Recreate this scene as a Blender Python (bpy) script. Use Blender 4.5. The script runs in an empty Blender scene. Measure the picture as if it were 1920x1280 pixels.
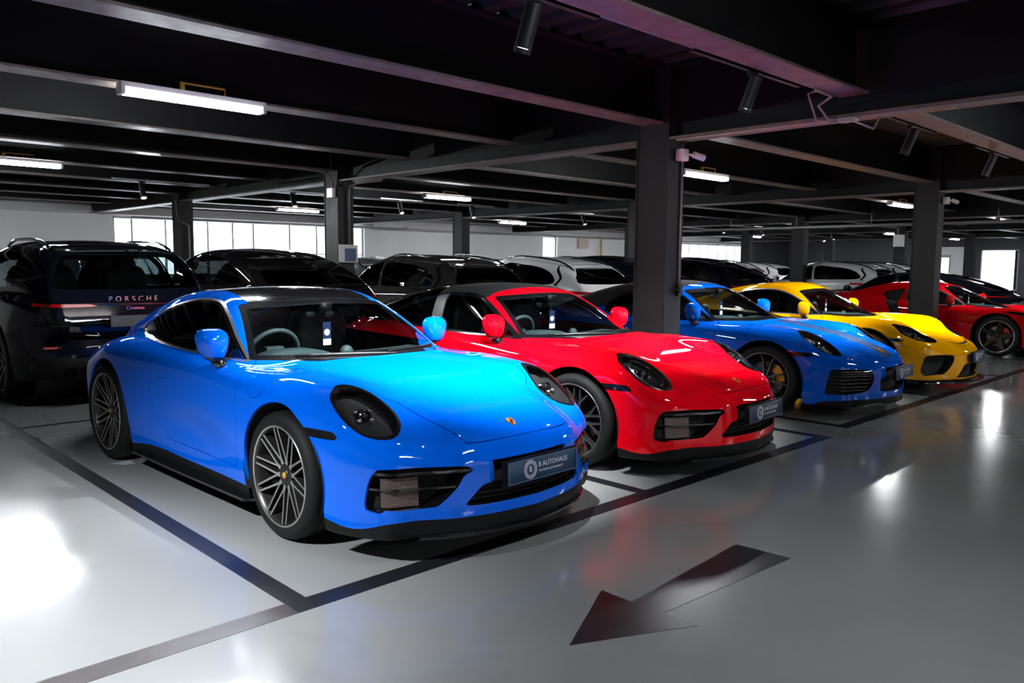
import bpy, bmesh, math, json
import numpy as np
from mathutils import Vector, Matrix
PI = math.pi
sc = bpy.context.scene
COL = sc.collection
# ------------------------------------------------------------------ camera
CAMP = (1.5015, (-2.8901, -3.8221, 1.4557), (0.7706, 0.0962, 0.0076))
def cam_axes():
    y, p, r = CAMP[2]
    f = np.array([math.sin(y)*math.cos(p), math.cos(y)*math.cos(p), -math.sin(p)])
    rt = np.array([math.cos(y), -math.sin(y), 0]); u = np.cross(rt, f)
    c, s = math.cos(r), math.sin(r)
    return c*rt+s*u, -s*rt+c*u, f
cr, cu, cf = cam_axes()
cd = bpy.data.cameras.new('camera'); cam = bpy.data.objects.new('camera', cd); COL.objects.link(cam)
cd.sensor_width = 36; cd.lens = CAMP[0]*1000/1920*36; cd.clip_end = 300; cd.clip_start = .05
cam.matrix_world = Matrix(((cr[0], cu[0], -cf[0], CAMP[1][0]), (cr[1], cu[1], -cf[1], CAMP[1][1]), (cr[2], cu[2], -cf[2], CAMP[1][2]), (0, 0, 0, 1)))
sc.camera = cam
# ------------------------------------------------------------------ world, exposure
w = bpy.data.worlds.new('world'); sc.world = w; w.use_nodes = True
bg = w.node_tree.nodes['Background']; bg.inputs[0].default_value = (.93, .96, 1, 1); bg.inputs[1].default_value = 3.2
sc.view_settings.view_transform = 'Standard'; sc.view_settings.look = 'None'
sc.view_settings.exposure = 1.1; sc.view_settings.gamma = 1.0; sc.view_settings.use_curve_mapping = False
# ------------------------------------------------------------------ lights the hall has (track spots, tubes) and an added front fill
def light(name, kind, loc, aim, power, color=(1, 1, 1), size=None, size_y=None, spot=None, blend=.4, radius=.05):
    l = bpy.data.lights.new(name, kind); l.energy = power; l.color = color
    if kind == 'AREA':
        l.shape = 'RECTANGLE'; l.size = size; l.size_y = size_y or size
    else:
        l.shadow_soft_size = radius
    if kind == 'SPOT': l.spot_size = spot; l.spot_blend = blend
    o = bpy.data.objects.new(name, l); COL.objects.link(o); o.location = loc
    d = Vector(aim)-Vector(loc); o.rotation_euler = d.to_track_quat('-Z', 'Y').to_euler()
    return o
SPOTS = [(-3.2, (-2.9, -.3), 720, 1.7), (.20, (.35, .3), 760, 1.35), (2.49, (2.6, .4), 620, 1.35), (5.58, (5.5, .5), 600, 1.35), (8.19, (7.9, .5), 560, 1.35), (12.6, (13.1, .6), 260, 1.35)]
for x, aim, pw, an in SPOTS:
    light('spot_beam', 'SPOT', (x, -.698, 2.580), (aim[0], aim[1], .8), pw, (.93, .97, 1), spot=an, blend=.8, radius=.022)
for x in (2.1, 4.82, 7.31, 9.33, 13.2):
    light('spot_beam_rear', 'SPOT', (x, 9.98, 2.50), (x+.4, 5.6, .8), 110, (.95, .98, 1), spot=1.5, blend=.8, radius=.04)
# added soft fill from behind the camera, the front wall has no opening
light('fill_front', 'AREA', (1.0, -13.0, 2.0), (1.0, 0, .6), 30, (.95, .97, 1), 14, 2.2)
# ------------------------------------------------------------------ materials
MAT = {}
def mat(name, col=(.8, .8, .8), rough=.5, metal=0., coat=0., spec=.5, emit=None, estr=0., coatr=.03, **k):
    if name in MAT: return MAT[name]
    m = bpy.data.materials.new(name); m.use_nodes = True; b = m.node_tree.nodes['Principled BSDF']
    b.inputs['Base Color'].default_value = (*col, 1); b.inputs['Roughness'].default_value = rough
    b.inputs['Metallic'].default_value = metal; b.inputs['Coat Weight'].default_value = coat
    b.inputs['Coat Roughness'].default_value = coatr; b.inputs['Specular IOR Level'].default_value = spec
    if emit: b.inputs['Emission Color'].default_value = (*emit, 1); b.inputs['Emission Strength'].default_value = estr
    MAT[name] = m; return m
def nodes(m): return m.node_tree.nodes, m.node_tree.links
def mat_noise(name, c1, c2, scale, rough=.5, r2=None, bump=0., detail=4, metal=0., coat=0., spec=.5, bscale=None):
    m = mat(name, c1, rough, metal, coat, spec)
    n, l = nodes(m); b = n['Principled BSDF']
    tc = n.new('ShaderNodeTexCoord'); t = n.new('ShaderNodeTexNoise'); t.inputs['Scale'].default_value = scale; t.inputs['Detail'].default_value = detail
    l.new(tc.outputs['Object'], t.inputs['Vector'])
    r = n.new('ShaderNodeMix'); r.data_type = 'RGBA'; r.inputs[6].default_value = (*c1, 1); r.inputs[7].default_value = (*c2, 1)
    mr = n.new('ShaderNodeMapRange'); mr.inputs[1].default_value = .35; mr.inputs[2].default_value = .65
    l.new(t.outputs['Fac'], mr.inputs[0]); l.new(mr.outputs[0], r.inputs[0]); l.new(r.outputs[2], b.inputs['Base Color'])
    if r2 is not None:
        q = n.new('ShaderNodeMapRange'); q.inputs[1].default_value = .3; q.inputs[2].default_value = .7
        q.inputs[3].default_value = rough; q.inputs[4].default_value = r2
        l.new(t.outputs['Fac'], q.inputs[0]); l.new(q.outputs[0], b.inputs['Roughness'])
    if bump:
        t2 = n.new('ShaderNodeTexNoise'); t2.inputs['Scale'].default_value = bscale or scale*4; t2.inputs['Detail'].default_value = 3
        l.new(tc.outputs['Object'], t2.inputs['Vector'])
        bp = n.new('ShaderNodeBump'); bp.inputs['Strength'].default_value = bump; bp.inputs['Distance'].default_value = .01
        l.new(t2.outputs['Fac'], bp.inputs['Height']); l.new(bp.outputs[0], b.inputs['Normal'])
        if coat: l.new(bp.outputs[0], b.inputs['Coat Normal'])
    return m
def glass(name, tint=(.35, .42, .42), rough=.0, ior=1.5):
    m = bpy.data.materials.new(name); m.use_nodes = True; n, l = nodes(m); n.clear()
    o = n.new('ShaderNodeOutputMaterial'); t = n.new('ShaderNodeBsdfTransparent'); t.inputs[0].default_value = (*tint, 1)
    g = n.new('ShaderNodeBsdfGlossy'); g.inputs['Roughness'].default_value = rough; g.inputs[0].default_value = (1, 1, 1, 1)
    f = n.new('ShaderNodeFresnel'); x = n.new('ShaderNodeMixShader')
    ge = n.new('ShaderNodeNewGeometry'); mi = n.new('ShaderNodeMix'); mi.inputs[2].default_value = ior; mi.inputs[3].default_value = 1/ior   # thin pane: same reflection from both faces
    l.new(ge.outputs['Backfacing'], mi.inputs[0]); l.new(mi.outputs[0], f.inputs['IOR'])
    l.new(f.outputs[0], x.inputs[0]); l.new(t.outputs[0], x.inputs[1]); l.new(g.outputs[0], x.inputs[2]); l.new(x.outputs[0], o.inputs[0])
    MAT[name] = m; return m
def paint(name, col, metal=0., rough=.38, coat=1.):
    return mat(name, col, rough, metal, coat, .0 if not metal else .4, coatr=.015)
# ------------------------------------------------------------------ object helpers
def link(o, parent=None, **props):
    COL.objects.link(o)
    if parent is not None: o.parent = parent
    for k, v_ in props.items():
        if v_ is not None: o[k] = v_
    return o
def thing(name, label, cat, loc=(0, 0, 0), rz=0., group=None):
    o = bpy.data.objects.new(name, None); o.empty_display_size = .1
    link(o); o.location = loc; o.rotation_euler = (0, 0, rz); o['label'] = label; o['category'] = cat
    if group: o['group'] = group
    return o
def tag(o, label, cat, group=None):
    o['label'] = label; o['category'] = cat
    if group: o['group'] = group
    return o
def me_np(name, V, F, mats, smooth=True, N=None, mi=None):
    """V (n,3), F (m,3|4) int array or list of arrays"""
    V = np.asarray(V, np.float32); me = bpy.data.meshes.new(name)
    Fs = F if isinstance(F, list) else [F]
    Fs = [np.asarray(f, np.int32).reshape(-1, np.asarray(f).shape[-1]) for f in Fs if len(f)]
    nl = sum(f.size for f in Fs); nf = sum(len(f) for f in Fs)
    me.vertices.add(len(V)); me.vertices.foreach_set('co', V.ravel())
    me.loops.add(nl); me.loops.foreach_set('vertex_index', np.concatenate([f.ravel() for f in Fs]))
    tot = np.concatenate([np.full(len(f), f.shape[1], np.int32) for f in Fs]); st = np.concatenate([[0], np.cumsum(tot)[:-1]]).astype(np.int32)
    me.polygons.add(nf); me.polygons.foreach_set('loop_start', st); me.polygons.foreach_set('loop_total', tot)
    for m in (mats if isinstance(mats, (list, tuple)) else [mats]): me.materials.append(m)
    if mi is not None: me.polygons.foreach_set('material_index', np.asarray(mi, np.int32))
    me.polygons.foreach_set('use_smooth', np.full(nf, bool(smooth)))
    me.update(calc_edges=True); me.validate()
    if N is not None and len(me.vertices) == len(N):
        me.normals_split_custom_set_from_vertices(np.asarray(N, np.float32).tolist() if False else [tuple(x) for x in np.asarray(N, float)])
    return me
def ob(name, me, parent=None, **props):
    return link(bpy.data.objects.new(name, me), parent, **props)
class MB:
    """collects simple pieces into one mesh"""
    def __init__(s): s.V = []; s.Q = []; s.T = []; s.n = 0; s.qm = []; s.tm = []
    def add(s, V, Q=(), T=(), m=0):
        V = np.asarray(V, float).reshape(-1, 3); s.V.append(V)
        if len(Q): s.Q.append(np.asarray(Q)+s.n); s.qm += [m]*len(Q)
        if len(T): s.T.append(np.asarray(T)+s.n); s.tm += [m]*len(T)
        s.n += len(V); return s
    def box(s, c, d, R=None, m=0):
        c = np.array(c, float); d = np.array(d, float)/2
        P = np.array([[x, y, z] for x in (-1, 1) for y in (-1, 1) for z in (-1, 1)])*d
        if R is not None: P = P@np.array(R).T
        return s.add(P+c, [(0, 1, 3, 2), (4, 6, 7, 5), (0, 4, 5, 1), (2, 3, 7, 6), (0, 2, 6, 4), (1, 5, 7, 3)], m=m)
    def tube(s, pts, r, n=8, m=0, cap=True):
        pts = np.array(pts, float); k = len(pts); r = np.broadcast_to(r, (k,))
        t = np.gradient(pts, axis=0); t /= np.linalg.norm(t, axis=1)[:, None]+1e-9
        ref = np.array([0, 0, 1.]) if abs(t[0][2]) < .9 else np.array([1., 0, 0])
        V = []
        for i in range(k):
            u = np.cross(t[i], ref); u /= np.linalg.norm(u)+1e-9; ref = np.cross(u, t[i])
            a = np.arange(n)*2*PI/n; V.append(pts[i]+r[i]*(np.cos(a)[:, None]*u+np.sin(a)[:, None]*ref))
        Q = [(i*n+j, i*n+(j+1) % n, (i+1)*n+(j+1) % n, (i+1)*n+j) for i in range(k-1) for j in range(n)]
        V = np.concatenate(V); T = []
        if cap:
            V = np.concatenate([V, pts[:1], pts[-1:]]); a = k*n
            T = [(a, (j+1) % n, j) for j in range(n)]+[(a+1, (k-1)*n+j, (k-1)*n+(j+1) % n) for j in range(n)]
        return s.add(V, Q, T, m=m)
    def lathe(s, prof, axis='y', n=48, c=(0, 0, 0), m=0, close=False):
        """prof: list of (r, h) ; revolves round axis"""
        prof = np.array(prof, float); k = len(prof); a = np.arange(n)*2*PI/n
        V = np.zeros((k, n, 3)); ca, sa = np.cos(a), np.sin(a)
        ax = 'xyz'.index(axis); o1, o2 = [(1, 2), (2, 0), (0, 1)][ax]
        V[:, :, o1] = prof[:, :1]*ca; V[:, :, o2] = prof[:, :1]*sa; V[:, :, ax] = prof[:, 1:2]
        Q = [(i*n+j, i*n+(j+1) % n, (i+1)*n+(j+1) % n, (i+1)*n+j) for i in range(k-1) for j in range(n)]
        return s.add(V.reshape(-1, 3)+np.array(c), Q, m=m)
    def prism(s, poly, h0, h1, axis='z', m=0, f=None, cc=None):
        poly = np.array(poly, float); n = len(poly); ax = 'xyz'.index(axis); o1, o2 = [(1, 2), (0, 2), (0, 1)][ax]
        V = np.zeros((2*n, 3)); V[:n, o1] = V[n:, o1] = poly[:, 0]; V[:n, o2] = V[n:, o2] = poly[:, 1]; V[:n, ax] = h0; V[n:, ax] = h1
        c = poly.mean(0) if cc is None else cc; Cc = np.zeros((2, 3)); Cc[:, o1] = c[0]; Cc[:, o2] = c[1]; Cc[0, ax] = h0; Cc[1, ax] = h1
        V = np.concatenate([V, Cc])
        Q = [(j, (j+1) % n, n+(j+1) % n, n+j) for j in range(n)]
        T = [(2*n, (j+1) % n, j) for j in range(n)]+[(2*n+1, n+j, n+(j+1) % n) for j in range(n)]
        return s.add(V, Q, T, m=m)
    def ell(s, c, r, n=16, k=10, p=1., m=0):
        """superellipsoid"""
        th = np.linspace(-PI/2, PI/2, k+1)[:, None]; ph = (np.arange(n)*2*PI/n)[None]
        sg = lambda t: np.sign(t)*np.abs(t)**p
        V = np.stack([sg(np.cos(th))*sg(np.cos(ph)), sg(np.cos(th))*sg(np.sin(ph)), sg(np.sin(th))+0*ph], -1)*np.array(r)+np.array(c)
        Q = [(i*n+j, i*n+(j+1) % n, (i+1)*n+(j+1) % n, (i+1)*n+j) for i in range(k) for j in range(n)]
        return s.add(V.reshape(-1, 3), Q, m=m)
    def mesh(s, name, mats, smooth=False, fix=True):
        Fs = []; mi = []
        if s.Q: Fs.append(np.concatenate(s.Q)); mi += s.qm
        if s.T: Fs.append(np.concatenate(s.T)); mi += s.tm
        me = me_np(name, np.concatenate(s.V), Fs, mats, smooth, mi=mi)
        if fix:
            b = bmesh.new(); b.from_mesh(me); bmesh.ops.remove_doubles(b, verts=b.verts, dist=1e-5)
            bmesh.ops.recalc_face_normals(b, faces=b.faces); b.to_mesh(me); b.free()
        return me
    def build(s, name, mats, parent=None, smooth=False, angle=None, **props):
        me = s.mesh(name, mats, smooth or angle is not None)
        if angle is not None: me.set_sharp_from_angle(angle=angle)
        return ob(name, me, parent, **props)
def bevel_me(me, w, seg=2):
    b = bmesh.new(); b.from_mesh(me); bmesh.ops.bevel(b, geom=b.edges[:], offset=w, segments=seg, affect='EDGES', profile=.5, clamp_overlap=True); b.to_mesh(me); b.free()
    for p in me.polygons: p.use_smooth = True
    me.set_sharp_from_angle(angle=.9)
    return me
def text_me(txt, size, mt, extrude=.0006, align='CENTER', spacing=1.):
    c = bpy.data.curves.new('t', 'FONT'); c.body = txt; c.size = size; c.extrude = extrude; c.align_x = align; c.align_y = 'CENTER'; c.space_character = spacing
    c.resolution_u = 3
    o = bpy.data.objects.new('t', c); COL.objects.link(o)
    bpy.context.view_layer.update(); dg = bpy.context.evaluated_depsgraph_get()
    me = bpy.data.meshes.new_from_object(o.evaluated_get(dg)); bpy.data.objects.remove(o); me.materials.clear(); me.materials.append(mt)
    return me
# ------------------------------------------------------------------ setting
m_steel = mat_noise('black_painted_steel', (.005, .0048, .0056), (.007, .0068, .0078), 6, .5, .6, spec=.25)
m_flange_lit = mat_noise('beam_flange_bounce', (.16, .125, .115), (.115, .09, .085), 9, .4, .5)  # black steel, lightened and warmed to paint in light bounced from below
m_deck = mat_noise('deck_black', (.010, .0095, .011), (.014, .013, .0145), 5, .55)
m_col = mat_noise('column_grey_paint', (.010, .0092, .010), (.014, .0128, .014), 3, .5, .6, spec=.3)
m_wall = mat_noise('white_plaster', (.84, .82, .82), (.88, .86, .86), 1.5, .7)
m_dwall = mat_noise('dark_wall_paint', (.022, .022, .026), (.028, .028, .032), 2, .7)
m_line = mat('black_line_paint', (.010, .010, .013), .30)
m_linew = mat_noise('worn_line_paint', (.026, .023, .025), (.042, .037, .039), 14, .32)
m_galv = mat('galvanised_pipe', (.42, .40, .40), .42, .7)
m_conduit = mat('conduit_grey', (.30, .27, .26), .5, .2)
m_white = mat('white_plastic', (.75, .73, .72), .4)
m_blackp = mat('black_plastic', (.006, .006, .0065), .4)
m_yellow = mat('yellow_bracket', (.65, .38, .02), .45)
m_alu = mat('window_frame_grey', (.42, .42, .44), .45, .3)
m_tube = mat('lamp_tube', (1, 1, 1), .4, emit=(.93, .97, 1.), estr=85)
m_led = mat('spot_lens', (1, 1, 1), .4, emit=(.95, .98, 1.), estr=85)
m_pane = glass('window_pane', (.93, .95, .97), 0.0, 1.45)
# floor : polished grey epoxy
m_floor = mat('grey_epoxy_floor', (.2, .2, .2), .2, spec=.5)
n, l = nodes(m_floor); b = n['Principled BSDF']
tc = n.new('ShaderNodeTexCoord'); t1 = n.new('ShaderNodeTexNoise'); t1.inputs['Scale'].default_value = .55; t1.inputs['Detail'].default_value = 5
l.new(tc.outputs['Object'], t1.inputs['Vector'])
mx = n.new('ShaderNodeMix'); mx.data_type = 'RGBA'; mx.inputs[6].default_value = (.175, .18, .18, 1); mx.inputs[7].default_value = (.195, .20, .197, 1)
mr = n.new('ShaderNodeMapRange'); mr.inputs[1].default_value = .35; mr.inputs[2].default_value = .65
l.new(t1.outputs['Fac'], mr.inputs[0]); l.new(mr.outputs[0], mx.inputs[0])
# faint tyre scuffs and swirls
wv = n.new('ShaderNodeTexNoise'); wv.inputs['Scale'].default_value = 1.7; wv.inputs['Detail'].default_value = 7; wv.inputs['Distortion'].default_value = 1.6
l.new(tc.outputs['Object'], wv.inputs['Vector'])
m2 = n.new('ShaderNodeMapRange'); m2.inputs[1].default_value = .60; m2.inputs[2].default_value = .72; m2.inputs[3].default_value = 1.; m2.inputs[4].default_value = .94
l.new(wv.outputs['Fac'], m2.inputs[0])
mm = n.new('ShaderNodeVectorMath'); mm.operation = 'SCALE'; l.new(mx.outputs[2], mm.inputs[0]); l.new(m2.outputs[0], mm.inputs[3]); l.new(mm.outputs[0], b.inputs['Base Color'])
r1 = n.new('ShaderNodeMapRange'); r1.inputs[1].default_value = .3; r1.inputs[2].default_value = .7; r1.inputs[3].default_value = .10; r1.inputs[4].default_value = .19
l.new(t1.outputs['Fac'], r1.inputs[0]); l.new(r1.outputs[0], b.inputs['Roughness'])
t3 = n.new('ShaderNodeTexNoise'); t3.inputs['Scale'].default_value = 7; t3.inputs['Detail'].default_value = 2; l.new(tc.outputs['Object'], t3.inputs['Vector'])
bp = n.new('ShaderNodeBump'); bp.inputs['Strength'].default_value = .08; bp.inputs['Distance'].default_value = .012
l.new(t3.outputs['Fac'], bp.inputs['Height']); l.new(bp.outputs[0], b.inputs['Normal'])

X0, X1, Y0, Y1 = -13., 42., -14., 19.
S = dict(kind='structure')
floor = MB().box(((X0+X1)/2, (Y0+Y1)/2, -.1), (X1-X0+.8, Y1-Y0+.8, .2)).build('floor', m_floor, **S)
def strip(x0, x1, y0, y1, m=m_line, h=.0015):
    MB().box(((x0+x1)/2, (y0+y1)/2, h/2), (x1-x0, y1-y0, h)).build('bay_line', m, floor)
strip(-1.28, -1.18, -.78, 9.6); strip(-1.28, 3.79, -.90, -.78, h=.0018); strip(-3.6, -1.28, -.90, -.78, m_linew)
strip(1.19, 1.285, -.78, 4.6); strip(3.69, 3.79, -.78, 4.6)
strip(-1.18, 3.69, 4.05, 4.11, h=.0012); strip(-3.6, -1.28, 4.05, 4.11, h=.0012)
strip(4.27, 4.37, -.70, 4.6); strip(4.27, 16.2, -.82, -.70, h=.0018)
for x in (6.82, 9.3, 11.75, 14.2): strip(x-.05, x+.05, -.70, 4.6)
strip(4.37, 16.2, 4.05, 4.11, h=.0012)
MB().prism([(-.67, -1.865), (-.175, -1.615), (-.175, -1.785), (.805, -1.715), (.825, -2.01), (-.17, -1.945), (-.165, -2.11)][::-1], 0, .0018, cc=(-.18, -1.865)).build('direction_arrow', m_line, floor)

# deck and beams belong to the ceiling
ZD = 3.42
pr = []; x = X0-.3
while x < X1+.3:
    pr += [(x, ZD), (x+.11, ZD), (x+.14, ZD+.055), (x+.27, ZD+.055), (x+.30, ZD)]; x += .30
pr = np.array(pr); k = len(pr)
V = np.zeros((2*k, 3)); V[:k, 0] = V[k:, 0] = pr[:, 0]; V[:k, 2] = V[k:, 2] = pr[:, 1]; V[:k, 1] = Y0-.3; V[k:, 1] = Y1+.3
mb = MB().add(V, [(i, i+1, k+i+1, k+i) for i in range(k-1)]); mb.box(((X0+X1)/2, (Y0+Y1)/2, ZD+.16), (X1-X0+.8, Y1-Y0+.8, .18))
ceiling = mb.build('ceiling', m_deck, **S)
COLX = [3.94+7.65*i for i in range(-2, 6)]; COLY = [1.075+6.03*i for i in range(-2, 4)]
def ibeam(L, w_, z0, z1, tf, tw, axis):
    mb = MB(); zc_ = (z0+z1)/2
    for zz in (z0+tf/2, z1-tf/2):
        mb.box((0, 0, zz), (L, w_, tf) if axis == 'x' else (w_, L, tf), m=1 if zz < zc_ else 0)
    mb.box((0, 0, zc_), (L, tw, z1-z0-2*tf) if axis == 'x' else (tw, L, z1-z0-2*tf))
    return mb
jy = [1.075+2.01*i for i in range(-7, 9)]
for bi in range(len(COLX)-1):
    xa, xb = COLX[bi]+.14, COLX[bi+1]-.14
    if bi == 0: xa = X0
    me = ibeam(xb-xa, .24, 2.85, ZD-.005, .02, .014, 'x').mesh('joist', [m_steel, m_flange_lit])
    for y in jy: o = ob('joist', me, ceiling); o.location = ((xa+xb)/2, y, 0)
yb_ = [Y0]+COLY+[Y1]
for x in COLX:
    for a, c in zip(yb_[:-1], yb_[1:]):
        if c-a < .5: continue
        o = ibeam(c-a-.01, .26, 2.69, ZD-.006, .025, .018, 'y').build('girder', [m_steel, m_flange_lit], ceiling); o.location = (x, (a+c)/2, 0)
# columns
def col_label(i, j):
    return {(2, 2): 'wide dark grey steel column with a white camera box, between red and striped blue cars', (3, 2): 'dark grey column rising behind the yellow coupe in front of the red mid-engined car',
            (2, 3): 'dark column behind the blue coupe carrying pipes and a framed blue notice', (2, 4): 'dark column in front of the bright window strip, behind the black car at left'}.get((i, j))
me = MB()
for yy in (-.1875, .1875): me.box((0, yy, 1.71), (.28, .016, 3.40))
me.box((0, 0, 1.71), (.262, .36, 3.39)); me.box((0, 0, .01), (.36, .48, .02))
me_c = me.mesh('column', m_col)
nc = 0
for i, x in enumerate(COLX):
    for j, y in enumerate(COLY):
        if x < 3 and not (i == 1 and j > 9): continue
        if j < 1 or y > 18: continue
        lb = col_label(i, j)
        o = ob('column', me_c); o.location = (x, y, 0)
        tag(o, lb or 'dark grey steel column standing farther back among the parked rows', 'column', None if lb else 'far columns of the hall')
# back wall with its windows
def wall_y(name, y, x0, x1, z0, z1, holes, m, t=.24):
    mb = MB(); xs = [x0]
    for (a, b_, c, d) in sorted(holes):
        if a > xs[-1]: mb.box(((xs[-1]+a)/2, y+t/2, (z0+z1)/2), (a-xs[-1], t, z1-z0))
        mb.box(((a+b_)/2, y+t/2, (z0+c)/2), (b_-a, t, c-z0)); mb.box(((a+b_)/2, y+t/2, (d+z1)/2), (b_-a, t, z1-d)); xs.append(b_)
    mb.box(((xs[-1]+x1)/2, y+t/2, (z0+z1)/2), (x1-xs[-1], t, z1-z0)); return mb.build(name, m, **S)
H = [(4.45, 12.35, 1.05, 2.66), (21.0, 21.85, 1.0, 2.62), (30.6, 37.0, 1.2, 2.56)]
wall_y('wall_back', Y1, X0-.2, 37.6, 0, ZD, H, m_wall)
MB().box((39.8, Y1+.12, ZD/2), (4.6, .24, ZD)).build('wall_back_dark', m_dwall, **S)
def window(idx, x0, x1, z0, z1, mull):
    w_ = MB()
    for a in ((x0+.03), (x1-.03)): w_.box((a, Y1+.12, (z0+z1)/2), (.06, .08, z1-z0))
    for a in (z0+.03, z1-.03): w_.box(((x0+x1)/2, Y1+.12, a), (x1-x0, .08, .06))
    root = w_.build('window_%d' % idx, m_alu, **S)
    xs = [x0]+mull+[x1]
    for a in mull: MB().box((a, Y1+.12, (z0+z1)/2), (.05, .07, z1-z0-.12)).build('mullion', m_alu, root)
    MB().box(((x0+x1)/2, Y1+.12, z0+.42*(z1-z0)), (x1-x0-.1, .05, .03)).build('transom', m_alu, root)
    for a, c in zip(xs[:-1], xs[1:]): MB().box(((a+c)/2, Y1+.13, (z0+z1)/2), (c-a-.05, .008, z1-z0-.1)).build('pane', m_pane, root)
window(1, 4.45, 12.35, 1.05, 2.66, [4.95, 5.85, 7.05, 7.8, 8.45, 9.65, 10.6, 11.4])
window(2, 21.0, 21.85, 1.0, 2.62, [])
window(3, 30.6, 37.0, 1.2, 2.56, [31.7, 32.6, 33.5, 34.4, 35.3, 36.1])
MB().box((8.4, Y1-.1, 2.80), (8.4, .2, .22)).build('trim_1', mat('pelmet_grey', (.42, .40, .39), .6), **S)
MB().box((-4.4, Y1-.09, 2.72), (17., .18, .07)).build('trim_2', m_wall, **S)
MB().box((22.5, Y1-.09, 2.68), (17., .18, .07)).build('trim_3', m_wall, **S)
# end wall with the bright opening
mb = MB(); t = .24
for (a, b_, c, d) in [(Y0-.2, 7.12, 0, ZD), (7.12, 8.8, 0, .35), (7.12, 8.8, 2.36, ZD), (8.8, Y1+.2, 0, ZD)]:
    mb.box((X1+t/2, (a+b_)/2, (c+d)/2), (t, b_-a, d-c))
mb.build('wall_right', mat('end_wall_grey', (.07, .068, .075), .7), **S)
MB().box((X1-.02, 10.15, 1.25), (.04, 1.5, 2.5)).build('wall_right_panel', m_wall, **S)
o = MB().box((X1-.05, 10.4, 1.05), (.03, .5, 2.1)).box((X1-.075, 10.4, 1.5), (.02, .34, .9), m=1).build('door_1', [m_alu, mat('lit_door_glass', (.9, .9, .9), .3, emit=(1, .97, .95), estr=1.1)], **S)
w_ = MB()
for yy in (7.15, 8.77): w_.box((X1+.1, yy, 1.35), (.1, .06, 2.02))
for zz in (.38, 2.33): w_.box((X1+.1, 7.96, zz), (.1, 1.68, .06))
r = w_.build('window_4', m_alu, **S); MB().box((X1+.12, 7.96, 1.35), (.008, 1.6, 1.95)).build('pane', m_pane, r)
MB().box((X0-.12, (Y0+Y1)/2, ZD/2), (.24, Y1-Y0+.4, ZD)).build('wall_left', m_wall, **S)
MB().box(((X0+X1)/2, Y0-.12, ZD/2), (X1-X0+.4, .24, ZD)).build('wall_front', m_wall, **S)

# ------------------------------------------------------------------ fluorescent battens
def batten_proto():
    t = thing('batten_light', 'white twin tube batten light with a yellow bracket', 'light')
    MB().box((0, 0, .055), (1.2, .11, .04)).box((0, 0, .03), (1.2, .05, .02)).build('housing', m_white, t)
    for s in (-1, 1): MB().tube([(-.56, s*.040, 0), (.56, s*.040, 0)], .019, 10).build('tube', m_tube, t, smooth=True)
    for s in (-1, 1): MB().box((s*.585, 0, .01), (.03, .12, .06)).build('end_cap', m_white, t)
    MB().tube([(-.12, -.03, .07), (-.12, -.03, .135), (.24, -.03, .135), (.24, -.03, .07)], .009, 6).box((-.12, -.03, .10), (.035, .03, .08)).build('bracket', m_yellow, t)
    return t
def copy_tree(o, parent=None):
    c = o.copy(); COL.objects.link(c)
    if parent is not None: c.parent = parent
    for ch in list(o.children): copy_tree(ch, c)
    return c
bat = batten_proto(); first = True
LB = {(0, 3): 'long white twin tube light with yellow bracket, nearest at upper left', (0, 9): 'twin tube light cut by the left edge of the picture', (1, 3): 'twin tube light just right of the wide column with the camera box',
      (1, 9): 'twin tube light left of the wide column, above the grey car', (1, 15): 'twin tube light in front of the window strip, beside the piped column', (2, 3): 'twin tube light just left of the column behind the yellow coupe', (2, 9): 'small tube light just right of the wide column, the lower of two there',
      (2, 15): 'small tube light over the back wall between two roofs, above the white SUV', (3, 3): 'far tube light at the right edge, above the bright opening', (3, 9): 'far tube light above the middle far column', (4, 9): 'farthest tube light left of the pale electrical box', (4, 15): 'farthest tube light above the small windows right of the wide column'}
for k in range(0, 6):
    for y in (-9, -3, 3, 9, 15):
        if k < 0 and y > -4: pass
        o = bat if first else copy_tree(bat); first = False
        o.location = (-.05+7.65*k, y-.11, 2.77)
        if (k, y) in LB: o['label'] = LB[(k, y)]
        else: o['label'] = 'white twin tube batten light farther along the dark ceiling'; o['group'] = 'far batten lights'
# ------------------------------------------------------------------ track spots
def spot_proto():
    t = thing('track_spot', 'black cylindrical track spot', 'spotlight')
    MB().box((0, 0, .145), (.10, .035, .03)).build('adapter', m_blackp, t)
    MB().tube([(0, 0, .135), (0, .03, .11)], .010, 6).build('stem', m_galv, t)
    MB().tube([(0, .036, .12), (0, .035, .125), (0, -.05, -.09)], [.02, .046, .046], 18).tube([(0, -.05, -.09), (0, -.060, -.115)], [.046, .046], 18, cap=False).build('can', m_blackp, t, angle=.6)
    MB().tube([(0, -.0505, -.0912), (0, -.0513, -.093)], .036, 16).build('lens', m_led, t)
    return t
sp = spot_proto()
fr = [(.20, 'black track spot at the top edge, near the middle of the picture'), (2.49, 'black track spot left of the bent conduits, above the red car'), (5.58, 'black track spot on the yellow-lit beam, nearer one'), (8.19, 'black track spot on the yellow-lit beam, at the right edge'), (-3.2, 'black track spot over the empty bay at the left, above the frame')]
for i, (x, lb) in enumerate(fr):
    o = sp if i == 0 else copy_tree(sp); o.location = (x, -.755, 2.69); o.rotation_euler = (0, 0, PI); o['label'] = lb; o['group'] = 'front track spots'
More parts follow.
